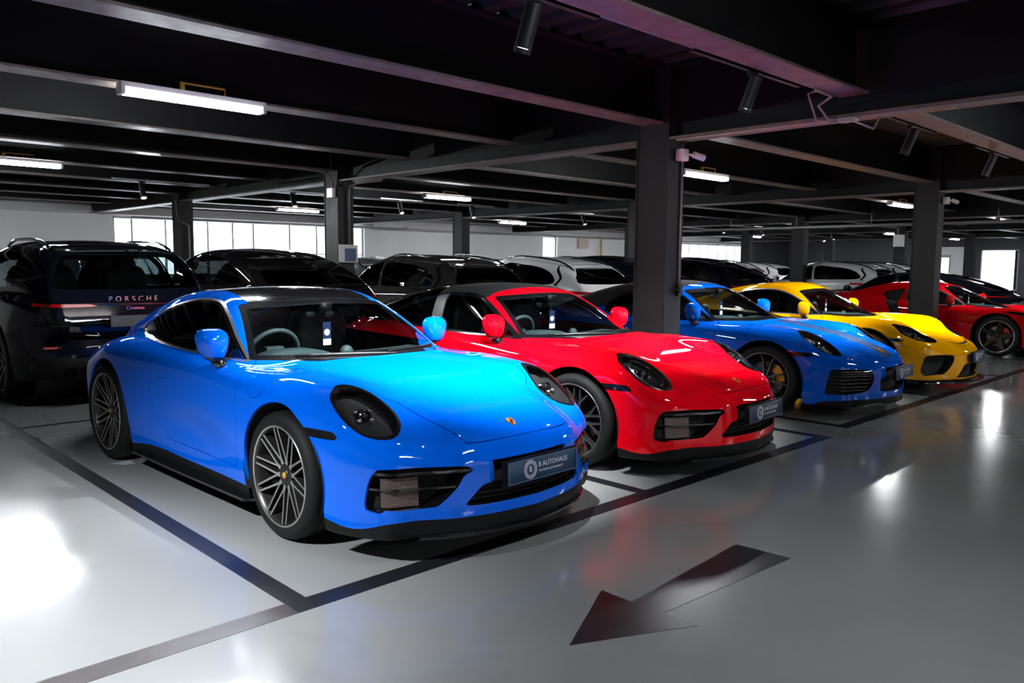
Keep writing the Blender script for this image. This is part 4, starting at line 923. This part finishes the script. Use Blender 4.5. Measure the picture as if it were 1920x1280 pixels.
PMID = dict(P992); PMID.update(json.loads('''{"hood":[[1.05,0.4004],[0.95,0.4702],[0.85,0.5299],[0.6,0.5993],[0.3,0.6685],[0.0,0.7274],[-0.3,0.7864],[-0.45,0.8169],[-0.8,0.848],[-1.2,0.859],[-2.0,0.8997],[-2.6,0.93],[-3.0,0.9501],[-3.3,0.9501],[-3.55,0.9001],[-3.8,0.7]],"fender":[[1.05,0.3999],[0.9,0.4799],[0.78,0.5399],[0.65,0.6],[0.52,0.6603],[0.4,0.7109],[0.25,0.7619],[0.1,0.793],[-0.1,0.8034],[-0.4,0.7924],[-0.8,0.8014],[-1.4,0.8406],[-1.9,0.8901],[-2.3,0.9299],[-2.6,0.9599],[-2.9,0.9699],[-3.2,0.9599],[-3.5,0.93],[-3.8,0.8]],"plan":[[1.1,0.86],[0.8,0.9],[0.4,0.94],[0.0,0.955],[-0.4,0.945],[-0.9,0.925],[-1.5,0.93],[-2.0,0.955],[-2.5,0.975],[-2.8,0.97],[-3.2,0.95],[-3.7,0.91]],"front_y":[[0.0,1.06],[0.2,1.05],[0.4,1.01],[0.55,0.95],[0.65,0.89],[0.75,0.8],[0.84,0.66],[0.92,0.45],[0.97,0.2]],"rear_y":[[0.0,-3.68],[0.3,-3.67],[0.55,-3.62],[0.7,-3.55],[0.8,-3.45],[0.95,-3.2]],"roof":[[0.35,0.575],[0.1,0.6747],[-0.2,0.7952],[-0.5,0.9305],[-0.8,1.0658],[-1.0,1.1403],[-1.2,1.1827],[-1.4,1.2051],[-1.6,1.2141],[-1.9,1.1901],[-2.3,1.0953],[-2.7,0.9886],[-3.1,0.9307],[-3.5,0.8823]],"glass_y":[[0.2,0.68],[-0.3,0.75],[-0.7,0.78],[-1.2,0.77],[-1.7,0.74],[-2.1,0.68],[-2.5,0.6],[-3.0,0.5],[-3.5,0.4]],"belt":0.84,"ws_x":[-1.3,-0.6]}'''))
SCAY = dict(S992); SCAY.update(P=PCAY, roof=False, crest=None, LIP=[(1.2, .17), (.9, .17), (.6, .165), (.41, .17), (.1, .17), (-.5, .18), (-1.3, .19), (-2.08, .178), (-2.8, .18), (-3.6, .26)],
    LP=[(.800, .792), (.745, .785), (.66, .757), (.575, .715), (.50, .655), (.478, .620), (.50, .605), (.607, .590), (.70, .596), (.776, .612), (.822, .655), (.842, .716)],
    IN=[(.49, .452), (.60, .456), (.743, .450), (.774, .425), (.782, .382), (.795, .268), (.776, .216), (.776, .216), (.66, .226), (.587, .238), (.50, .35), (.478, .41), (.478, .43)],
    GR=[(-.1, .345), (.20, .345), (.31, .338), (.355, .30), (.445, .185), (.445, .185), (.2, .178), (-.1, .176), (-.1, .176), (-.1, .345), (-.1, .345)],
    SLOT=[(.858, -.1), (.852, .16), (.825, .26), (.775, .345), (.768, .335), (.80, .25), (.826, .15), (.832, -.1)],
    HD=[(.885, -.1), (.88, .15), (.85, .27), (.79, .37), (.79, .37), (.60, .43), (.40, .52), (.20, .58), (0, .60), (-.15, .60), (-.27, .57), (-.27, .57), (-.17, .38), (-.11, .2), (-.09, -.1), (-.09, -.1), (.885, -.1)],
    MK=[(.25, .628), (.40, .632), (.43, .620), (.40, .600), (.25, .600)],
    SC=[(-.1, 1.172), (.15, 1.172), (.40, 1.158), (.50, 1.145), (.535, 1.128), (.55, 1.105), (.625, .985), (.70, .862), (.70, .862), (.60, .848), (.45, .838), (.2, .832), (-.1, .830), (-.1, .830), (-.1, 1.172)],
    SW=[(-2.0, .95), (-1.93, 1.02), (-1.66, 1.125), (-1.35, 1.152), (-1.15, 1.128), (-.98, 1.07), (-.78, .965), (-.62, .868), (-.62, .868), (-.61, .862), (-1.0, .862), (-1.5, .868), (-1.85, .895)],
    DR=[(-.62, .90), (-.58, .85), (-.50, .79), (-.48, .73), (-.47, .53), (-.50, .33), (-.55, .28), (-.55, .28), (-1.28, .285), (-1.40, .33), (-1.50, .42), (-1.55, .52), (-1.57, .64), (-1.57, .77), (-1.55, .83), (-1.52, .90), (-1.52, .90), (-.62, .90)],
    scz=.80, mirror=(-.78, .86, .93, .9), plate=(1.02, .415, -.04), dash=(-.30, .83, .62), seatx=-1.45, wide_lip=.07, blades=(), RW=[(-1.85, -.1), (-1.85, .38), (-2.1, .42), (-2.45, .42), (-2.5, -.1), (-2.5, -.1), (-1.85, -.1), (-1.85, -.1)])
SCAY.update(rmx=.70, rmz=.165)
SMID = dict(S992); SMID.update(rmx=.66, rmz=.15, P=PMID, roof=False, crest=None, xr=(-3.9, 1.2), LIP=[(1.2, .17), (.9, .17), (.6, .165), (.41, .17), (.1, .17), (-.5, .18), (-1.3, .19), (-2.3, .178), (-3.0, .18), (-3.8, .26)],
    AR=[(-.02, .345, .378), (-2.72, .352, .392)], wb=2.72, WF=(.335, .255, .25, .83), WR=(.352, .272, .30, .825),
    LP=[(.875, .742), (.82, .745), (.70, .712), (.60, .66), (.62, .645), (.72, .652), (.84, .685), (.875, .712)],
    IN=[(.50, .40), (.62, .42), (.80, .42), (.82, .36), (.80, .24), (.62, .23), (.55, .28)], GR=[(-.1, .36), (.25, .36), (.38, .32), (.40, .22), (.2, .20), (-.1, .20), (-.1, .20), (-.1, .36)], MK=None,
    VENT=[(-1.95, .985), (-1.70, 1.06), (-1.58, 1.05), (-1.62, .86), (-1.50, .55), (-1.62, .52), (-1.80, .82)],
    HD=[(.90, -.1), (.88, .25), (.70, .42), (.45, .55), (.20, .66), (-.05, .68), (-.22, .60), (-.22, .60), (-.08, .38), (-.04, .2), (-.02, -.1), (-.02, -.1), (.90, -.1)],
    SC=[(-.1, 1.135), (.15, 1.135), (.38, 1.12), (.47, 1.10), (.51, 1.07), (.56, 1.00), (.62, .90), (.68, .822), (.68, .822), (.58, .800), (.48, .782), (.2, .765), (-.1, .760), (-.1, .760), (-.1, 1.135)],
    SW=[(-1.52, .99), (-1.50, 1.09), (-1.35, 1.125), (-1.18, 1.11), (-1.0, 1.05), (-.82, .965), (-.60, .835), (-.60, .835), (-.62, .822), (-1.0, .822), (-1.4, .84), (-1.5, .87)],
    DR=[(-.60, .86), (-.52, .80), (-.48, .73), (-.46, .53), (-.50, .33), (-.55, .26), (-.55, .26), (-1.35, .27), (-1.45, .45), (-1.52, .65), (-1.56, .86), (-1.56, .86), (-.60, .86)],
    scz=.74, mirror=(-.78, .87, .90, .85), plate=None, dash=(-.22, .79, .6), seatx=-1.30, RW=[(-1.75, -.1), (-1.75, .34), (-2.3, .38), (-3.0, .42), (-3.05, -.1), (-3.05, -.1), (-1.75, -.1), (-1.75, -.1)])
STUR = dict(S992); STUR.update(IN=[(.47, .452), (.508, .480), (.62, .488), (.789, .488), (.806, .455), (.815, .40), (.828, .250), (.828, .250), (.70, .256), (.577, .266), (.50, .302), (.452, .380), (.452, .43)],
    GR=[(-.1, .490), (.262, .488), (.272, .484), (.290, .405), (.345, .395), (.368, .375), (.372, .268), (.372, .268), (.2, .258), (-.1, .255), (-.1, .255), (-.1, .490), (-.1, .490)],
    LIP=[(1.2, .205), (.9, .200), (.75, .198), (.64, .19), (.55, .175), (.45, .14), (.41, .15), (.1, .2), (-.5, .204), (-1.3, .209), (-1.75, .216), (-2.08, .178), (-2.8, .18), (-3.0, .24), (-3.6, .28)],
    blades=((.462, .470, .006), (.440, .448, .010), (.418, .428, .014), (.385, .393, .022), (.350, .358, .022), (.315, .323, .022), (.285, .292, .022)))
# ------------------------------------------------------------------ tall cars (front axle at x=0, nose towards +x)
PSUV = dict(hood=[(1.1, .55), (.95, .72), (.8, .90), (.4, 1.00), (0, 1.06), (-.4, 1.11), (-.8, 1.14), (-2, 1.14), (-3.4, 1.14), (-3.8, 1.10), (-4.1, .95)], fender=[(1.1, .50), (.95, .68), (.8, .85), (.4, .99), (0, 1.04), (-.4, 1.07), (-1, 1.09), (-2, 1.10), (-2.9, 1.10), (-3.5, 1.08), (-3.8, 1.03), (-4.1, .90)],
    crown_y=[(1.1, .72), (0, .80), (-2, .85), (-3, .84), (-4.1, .78)], b0=.5, hood_crown=0., plan=[(1.1, .92), (.5, .965), (0, .985), (-.6, .97), (-1.5, .955), (-2.3, .965), (-2.9, .985), (-3.5, .965), (-4.1, .92)],
    side_z=[(.2, -.05), (.35, -.02), (.55, 0), (.75, 0), (.95, -.025), (1.1, -.06), (1.2, -.11)], side_bumps=[(-1.45, .75, .60, .16, -.03)], belly=[(1.1, .22), (.4, .20), (-3, .22), (-4.1, .30)],
    front_z=[(.2, -.05), (.4, 0), (.6, 0), (.8, -.04), (.95, -.12)], front_y=[(0, .95), (.3, .93), (.55, .86), (.7, .76), (.82, .60), (.92, .38), (.98, .1)],
    rear_z=[(.2, .10), (.35, .01), (.55, 0), (.75, .03), (.95, .05), (1.15, .12), (1.3, .22)], rear_y=[(0, -4.0), (.4, -3.97), (.65, -3.91), (.8, -3.82), (.9, -3.66), (.99, -3.3)],
    kF=.10, kR=.09, k_shoulder=.10, roof=[(0, .92), (-.35, 1.05), (-.6, 1.18), (-.9, 1.36), (-1.2, 1.52), (-1.5, 1.62), (-1.9, 1.675), (-2.5, 1.69), (-3.1, 1.665), (-3.5, 1.61), (-3.72, 1.52), (-3.86, 1.36), (-3.96, 1.18), (-4.05, 1.0)],
    glass_y=[(0, .80), (-.6, .84), (-1.5, .875), (-2.5, .875), (-3.2, .85), (-3.7, .80), (-4.1, .70)], tumble=[(-.3, -.04), (0, 0), (.2, .055), (.4, .15), (.6, .32)], belt=1.10, ws_wrap=.35, ws_x=(-1.6, -.9), roof_crown=.09, k_roof=.10, k_blend=.04)
SSUV = dict(P=PSUV, wb=2.895, R=.385, rr=.285, track=.84, ra=.43, xr=(-4.15, 1.1), ztop=1.78,
    side=[[(-.80, 1.13), (-1.0, 1.27), (-1.35, 1.47), (-1.62, 1.545), (-1.75, 1.55), (-1.80, 1.15), (-1.80, 1.15)], [(-1.86, 1.555), (-2.3, 1.57), (-2.72, 1.56), (-2.86, 1.18), (-2.86, 1.18), (-1.88, 1.155), (-1.88, 1.155)], [(-2.80, 1.552), (-3.15, 1.50), (-3.38, 1.36), (-3.36, 1.25), (-3.15, 1.20), (-2.93, 1.185), (-2.93, 1.185)]],
    rear=[(-.1, 1.53), (.45, 1.52), (.58, 1.49), (.66, 1.36), (.72, 1.22), (.66, 1.185), (.4, 1.175), (-.1, 1.17), (-.1, 1.17), (-.1, 1.53)], lamp=[(.36, 1.030), (.55, 1.034), (.78, 1.038), (.84, 1.034), (.84, 1.010), (.78, 1.006), (.50, 1.004), (.36, 1.010)], low=.50, rails=True, plate_z=.86)
def variant(S_, **k):
    Q = dict(S_); P = dict(S_['P']); P.update(k.pop('Pd', {})); Q.update(k); Q['P'] = P; return Q
SCPE = variant(SSUV, Pd=dict(roof=[(0, .92), (-.35, 1.05), (-.6, 1.18), (-.9, 1.36), (-1.2, 1.51), (-1.5, 1.60), (-1.85, 1.645), (-2.3, 1.645), (-2.7, 1.60), (-3.1, 1.50), (-3.5, 1.355), (-3.8, 1.21), (-4.0, 1.08), (-4.1, 1.0)]),
    side=[[(-.80, 1.13), (-1.0, 1.27), (-1.35, 1.46), (-1.62, 1.53), (-1.75, 1.535), (-1.80, 1.15), (-1.80, 1.15)], [(-1.86, 1.535), (-2.3, 1.53), (-2.72, 1.48), (-3.05, 1.36), (-3.22, 1.24), (-3.20, 1.19), (-2.86, 1.17), (-1.88, 1.155), (-1.88, 1.155)]],
    rear=[(-.1, 1.49), (.38, 1.485), (.52, 1.46), (.62, 1.36), (.70, 1.23), (.66, 1.195), (.4, 1.185), (-.1, 1.18), (-.1, 1.18), (-.1, 1.49)], rails=False, spoiler=True, gx=-2.95)
SMAC = variant(SSUV, Pd=dict(roof=[(0, .90), (-.35, 1.02), (-.6, 1.14), (-.9, 1.31), (-1.2, 1.46), (-1.5, 1.55), (-1.85, 1.60), (-2.3, 1.60), (-2.8, 1.555), (-3.2, 1.485), (-3.42, 1.40), (-3.6, 1.27), (-3.74, 1.12), (-3.85, .98)],
    hood=[(1.1, .52), (.92, .68), (.8, .82), (.4, .93), (0, 1.0), (-.4, 1.05), (-.8, 1.07), (-2, 1.08), (-3.2, 1.09), (-3.6, 1.06), (-3.9, .92)], fender=[(1.1, .50), (.92, .66), (.8, .80), (.4, .94), (0, .99), (-.4, 1.02), (-1, 1.03), (-2, 1.05), (-2.9, 1.07), (-3.4, 1.05), (-3.65, .99), (-3.9, .86)],
    rear_y=[(0, -3.80), (.4, -3.77), (.65, -3.70), (.8, -3.60), (.9, -3.43), (.97, -3.1)], plan=[(1.1, .89), (.5, .93), (0, .95), (-.6, .935), (-1.5, .925), (-2.3, .935), (-2.8, .965), (-3.3, .95), (-3.9, .90)], glass_y=[(0, .77), (-.6, .81), (-1.5, .84), (-2.5, .835), (-3.0, .80), (-3.5, .75), (-3.9, .66)], belt=1.04),
    wb=2.807, R=.365, rr=.27, track=.81, ra=.41, xr=(-3.95, 1.08), ztop=1.68,
    side=[[(-.72, 1.07), (-.95, 1.21), (-1.3, 1.39), (-1.58, 1.455), (-1.72, 1.46), (-1.76, 1.085), (-1.76, 1.085)], [(-1.82, 1.462), (-2.3, 1.455), (-2.70, 1.41), (-2.98, 1.32), (-3.12, 1.20), (-3.08, 1.125), (-2.8, 1.10), (-1.84, 1.09), (-1.84, 1.09)]],
    rear=[(-.1, 1.405), (.42, 1.40), (.54, 1.37), (.64, 1.27), (.72, 1.165), (.64, 1.13), (.4, 1.12), (-.1, 1.115), (-.1, 1.115), (-.1, 1.405)], lamp=[(.30, .985), (.60, .99), (.82, 1.01), (.97, 1.01), (.97, .965), (.80, .955), (.55, .962), (.30, .972)], low=.45, plate_z=.80, gx=-3.2)
def build_suv(name, label, loc, rz, paint_m, SP, h=.03, group=None, glass_=None, text=None, wheel='suv', interior=False):
    P = SP['P']; F = make_field(P); M = surface_nets(F, SP['xr'][0], SP['xr'][1], 1.05, .14, SP['ztop'], h); gm = glass_ or m_dark
    root = thing(name, label, 'car', loc, rz, group); wb, R, ra = SP['wb'], SP['R'], SP['ra']
    for xc in (0, -wb): _, M = split(M, arch_d(M[0], xc, R, ra, .55))
    wins = []
    for poly in SP['side']:
        w_, M = take(M, poly, 'xz', ymask(.35, z=1.0)); wins.append(w_)
    rg_, M = take(M, SP['rear'], 'yz', lambda V, n_=M[1]: (V[:, 2] > 1.05) & (V[:, 0] < SP.get('gx', -3.4)) & (n_[:, 0] < -.36))
    WS = [(-.1, 1.50), (.40, 1.485), (.56, 1.44), (.66, 1.28), (.76, 1.10), (.74, 1.085), (.45, 1.08), (-.1, 1.09), (-.1, 1.09), (-.1, 1.50)]
    ws_, M = take(M, WS, 'yz', ymask(0, z=1.0, x=-1.5))
    shell('inner_panel', M, m_liner, root, off=.025, flange=0)
    tl, M = take(M, SP['lamp'], 'yz', ymask(0, z=.85, xmax=-2.9))
    HL = [(.50, .70), (.62, .84), (.86, .90), (.93, .84), (.90, .74), (.70, .68)]
    hl, M = take(M, HL, 'yz', ymask(.3, x=.2))
    low, M = split(M, M[0][:, 2]-(SP['low']+.0*M[0][:, 0]-np.where(M[0][:, 0] > -3.2, .16, 0)*np.clip((M[0][:, 0]+3.4)/.3, 0, 1)))
    D1 = [(-.55, 1.02), (-.50, .60), (-.62, .42), (-.62, .42), (-1.72, .42), (-1.80, 1.09), (-1.80, 1.09), (-.80, 1.09)]
    D2 = [(-1.83, 1.09), (-1.76, .42), (-1.76, .42), (-2.40, .42), (-2.52, .62), (-2.70, .82), (-2.86, .92), (-2.90, 1.09), (-2.90, 1.09)]
    bmin = SP['side'][0][0][1]-.02
    ds = []
    for D_ in (D1, D2):
        d_, M = take(M, [(a, min(b, bmin)) for a, b in D_], 'xz', ymask(.6, zmax=1.2), gap=.003); ds.append(d_)
    TG = [(-.1, 1.60), (.50, 1.56), (.66, 1.50), (.74, 1.30), (.80, 1.12), (.80, .95), (.74, .80), (.66, .62), (.60, .56), (-.1, .56), (-.1, .56), (-.1, 1.60)]
    tg, M = take(M, [(a, b-(SSUV['ztop']-SP['ztop'])*(1 if b > 1 else .3)) for a, b in TG], 'yz', ymask(0, z=.5, xmax=-2.9), gap=.003)
    shell('body', M, paint_m, root, flange=.014); tgo = shell('tailgate', tg, paint_m, root)
    shell('lower_cladding', low, m_sblack, root, flange=0)
    for s in (-1, 1):
        for w_ in wins: shell('side_window', side(w_, s), gm, root, off=.006, flange=0)
        for d_ in ds:
            do = shell('door', side(d_, s), paint_m, root)
        for xh in (-1.55, -2.55): MB().ell((xh, s*(P['plan'][3][1]-.005), .93 if SP['ztop'] > 1.7 else .88), (.10, .018, .016), 12, 6).build('door_handle', paint_m, root, smooth=True)
        shell('tail_lamp', side(tl, s), m_redl, root, off=-.004, flange=.012); shell('headlamp', side(hl, s), m_gblack, root, off=.0, flange=.012)
        car_mirror(root, -.78, s*1.02, bmin+.03, paint_m, s, 1.15)
        for xc in (0, -wb): well(root, xc, R, ra+.012, .95, .55, s)
        if SP['rails']:
            pts = [(x, s*.60, cs(P['roof'])(np.array(x+.0))-.036+.035*min(1, 6*t*(1-t))) for t, x in ((t, -1.75-t*1.7) for t in np.linspace(0, 1, 18))]
            MB().tube([(float(a), float(b), float(c)) for a, b, c in pts], .016, 8).build('roof_rail', m_gblack, root, smooth=True)
    shell('rear_window', rg_, gm, root, off=.006, flange=0); shell('windscreen', ws_, m_screen if interior else m_side, root, off=.006, flange=0)
    lb, _ = take(tg, SP['lamp'], 'yz', ymask(0, z=.85))
    def rx(y, z):   # x of the tail surface
        xs_ = np.arange(-4.3, -2.5, .004); g_ = F(xs_, np.full_like(xs_, y), np.full_like(xs_, z)); return xs_[np.argmax(g_ < 0)]
    # lettering band, plate, reflectors, exhausts, spoiler
    lz = SP['lamp'][0][1]-.008
    mb = MB(); ys = np.linspace(-.34, .34, 9)
    for a, b in zip(ys[:-1], ys[1:]): mb.box((rx((a+b)/2, lz)+.002, (a+b)/2, lz), (.012, b-a, .016))
    mb.build('light_bar', m_gblack if text else m_redl, tgo)
    pz = SP['plate_z']; px_ = rx(0, pz); MB().box((px_-.004, 0, pz), (.012, .52, .11)).build('number_plate', mat('plate_grey', (.06, .062, .068), .4), root)
    if text:
        Rm = Matrix(((0, 0, -1), (-1, 0, 0), (0, 1, 0))).to_4x4()
        for s_, sz, z_, sp_ in text:
            o = ob('lettering', text_me(s_, sz, m_chrome, .002, 'CENTER', sp_), tgo); o.matrix_local = Matrix.Translation((rx(0, z_)-.006, 0, z_))@Rm
    for s in (-1, 1):
        xr_ = rx(.70*1., .60); MB().box((xr_-.0+.004, s*.70, .605), (.02, .20, .022), R=((math.cos(.3*s), math.sin(.3*s), 0), (-math.sin(.3*s), math.cos(.3*s), 0), (0, 0, 1))).build('reflector', m_redl, root)
        xe = rx(.5, .36); mb = MB()
        for e in (-.07, .07): mb.lathe([(.055, 0), (.055, -.10), (.046, -.10), (.044, .02)], 'x', 20, (xe+.05, s*.52+e, .36))
        mb.build('exhaust', m_gblack, root, angle=.6)
    zr = SP['rear'][0][1]; xs_ = rx(0, zr+.035); ys = np.linspace(-.60, .60, 13); V = []
    for y in ys: xx = rx(abs(y)*.9, zr+.03); V += [(xx+.12, y, zr+.062-.05*y*y), (xx-.07+.10*y*y, y, zr+.040-.06*y*y), (xx-.07+.10*y*y, y, zr+.024-.06*y*y), (xx+.10, y, zr+.02-.05*y*y)]
    MB().add(V, [(i*4+j, (i+1)*4+j, (i+1)*4+(j+1) % 4, i*4+(j+1) % 4) for i in range(12) for j in range(4)]).build('roof_spoiler', paint_m, root, angle=.7)
    if SP.get('spoiler'):
        V = []
        for y in ys: xx = rx(abs(y), 1.15); V += [(xx+.10, y*1.2, 1.17), (xx-.03, y*1.2, 1.175), (xx-.03, y*1.2, 1.155), (xx+.10, y*1.2, 1.14)]
        MB().add(V, [(i*4+j, (i+1)*4+j, (i+1)*4+(j+1) % 4, i*4+(j+1) % 4) for i in range(12) for j in range(4)]).build('tail_spoiler', paint_m, root, angle=.7)
    MB().box((-wb/2, 0, .27), (wb-.85, 1.6, .08)).box((-wb-.1, 0, .32), (1.5, 1.05, .1)).box((.2, 0, .30), (1.2, 1.05, .1)).build('underbody', m_liner, root)
    D = wheel_parts(R, SP['rr'], .275, wheel, m_calb, name)
    for s in (-1, 1):
        for xc in (0, -wb): add_wheel(root, D, (xc, s*SP['track'], R), s > 0)
    if interior:
        bz = bmin
        for y in (-.38, .38):
            for xs_ in (-1.75, -2.60):
                MB().ell((xs_, y, bz-.05), (.10, .26, .36), 20, 12, .55).ell((xs_-.02, y, bz+.30), (.06, .13, .09), 16, 8, .6).build('seat', m_seat, root, smooth=True)
        dash(root, -.65, bz-.02, .74, -.38); steering(root, -1.25, -.38, bz-.02, mm=m_dash)
    return root
def repaint(o, a, b):
    """object-level paint override on a copied car"""
    for c in [o]+list(o.children_recursive):
        if c.type == 'MESH':
            for sl in c.material_slots:
                if sl.material == a: sl.link = 'OBJECT'; sl.material = b
def at(o, x, y, rz, label, pa=None, pb=None, group=None):
    c = copy_tree(o); c.location = (x, y, 0); c.rotation_euler = (0, 0, rz); c['label'] = label
    if group: c['group'] = group
    elif 'group' in c: del c['group']
    if pa: repaint(c, pa, pb)
    return c
YW = lambda a: -PI/2+a
build_sports('sports_coupe', 'bright blue sports coupe with a black roof, nearest at the left', 'car', (0, 0, 0), YW(.0273), p_blue, h=.0175, wheel='mesh')
build_sports('targa_car', 'bright red sports car with a black fabric roof, second in the front row', 'car', (2.273, .01, 0), YW(.062), p_red, kind='targa', wheel='y', plate_dark=True, lamp_chrome=True, tag_rot=-.2)
build_sports('convertible_car', 'blue convertible with twin dark hood stripes and a black fabric roof', 'car', (5.25, .145, 0), YW(.070), p_blue3, SP=STUR, kind='cabrio', wheel='turbo', caliper=m_caly, plate_dark=True, stripes=True)
build_sports('yellow_coupe', 'bright yellow sports coupe with a black splitter, right of the striped blue car', 'car', (7.583, .111, 0), YW(.0627), p_yel, SP=SCAY, wheel='y', plate_dark=True, caliper=m_caly)
build_sports('mid_engined_car', 'low red mid-engined sports car with black wheels, farthest right in the front row', 'car', (12.867, .026, 0), YW(-.007), p_red2, SP=SMID, wheel='s5', caliper=m_calr)
UP = PI/2
s1 = build_suv('black_suv', 'glossy black SUV seen from behind at the left edge', (.03, 8.75, 0), UP+.0, p_black, SSUV, .026, text=(('PORSCHE', .075, 1.075, 1.7), ('Cayenne', .05, .985, 1.0)), interior=True, glass_=glass('smoked_glass', (.40, .45, .45)))
s2 = build_suv('suv_coupe', 'dark charcoal sloping-roof SUV behind the bright blue coupe', (2.50, 9.05, 0), UP, p_dgrey, SCPE, .03, text=(('PORSCHE', .07, 1.06, 1.7),), glass_=m_dark)
s3 = build_suv('grey_suv', 'graphite grey SUV seen over the roof of the red car', (5.55, 8.95, 0), UP, p_grey, SMAC, .03)
at(s3, 8.10, 8.8, UP, 'white SUV just left of the wide column with the camera box', p_grey, p_white)
at(s2, 10.35, 9.1, UP, 'black sloping-roof SUV mostly hidden by the wide column', p_dgrey, p_black)
at(s2, 13.1, 8.85, UP, 'black sloping-roof SUV behind the striped blue convertible', p_dgrey, p_black)
at(s3, 15.5, 10.0, UP, 'white SUV between the black SUV and the middle far column', p_grey, p_white)
at(s3, 20.25, 8.55, UP, 'white SUV behind the yellow coupe, beyond its roof', p_grey, p_white)
at(s3, 22.6, 8.6, UP, 'white SUV half hidden by the column behind the yellow coupe', p_grey, p_white)
lo_ = at(s2, 17.2, 5.1, UP, 'low black car behind the red mid-engined car at the right edge', p_dgrey, p_black); lo_.scale = (.98, .98, .82)
G_ = 'cars in the farther rows, only roofs showing'
at(s1, 2.3, 15.6, UP, 'dark car roof against the window strip, left of the piped column', None, None)
at(s3, 5.9, 15.3, UP, 'pale silver car roof against the window strip beside the piped column', p_grey, p_silver)
at(s3, 8.15, 15.3, UP, 'silver SUV roof just right of the piped column', p_grey, p_silver)
at(s3, 10.45, 15.2, UP, 'graphite SUV roof beyond the grey SUV', None, None)
at(s3, 13.1, 15.3, UP, 'far white SUV roof beyond the white SUV', p_grey, p_white)
at(s3, 22.0, 13.9, UP, 'small white SUV left of the middle far column', p_grey, p_white)
at(s3, 24.9, 13.9, UP, 'small white SUV right of the middle far column', p_grey, p_white)
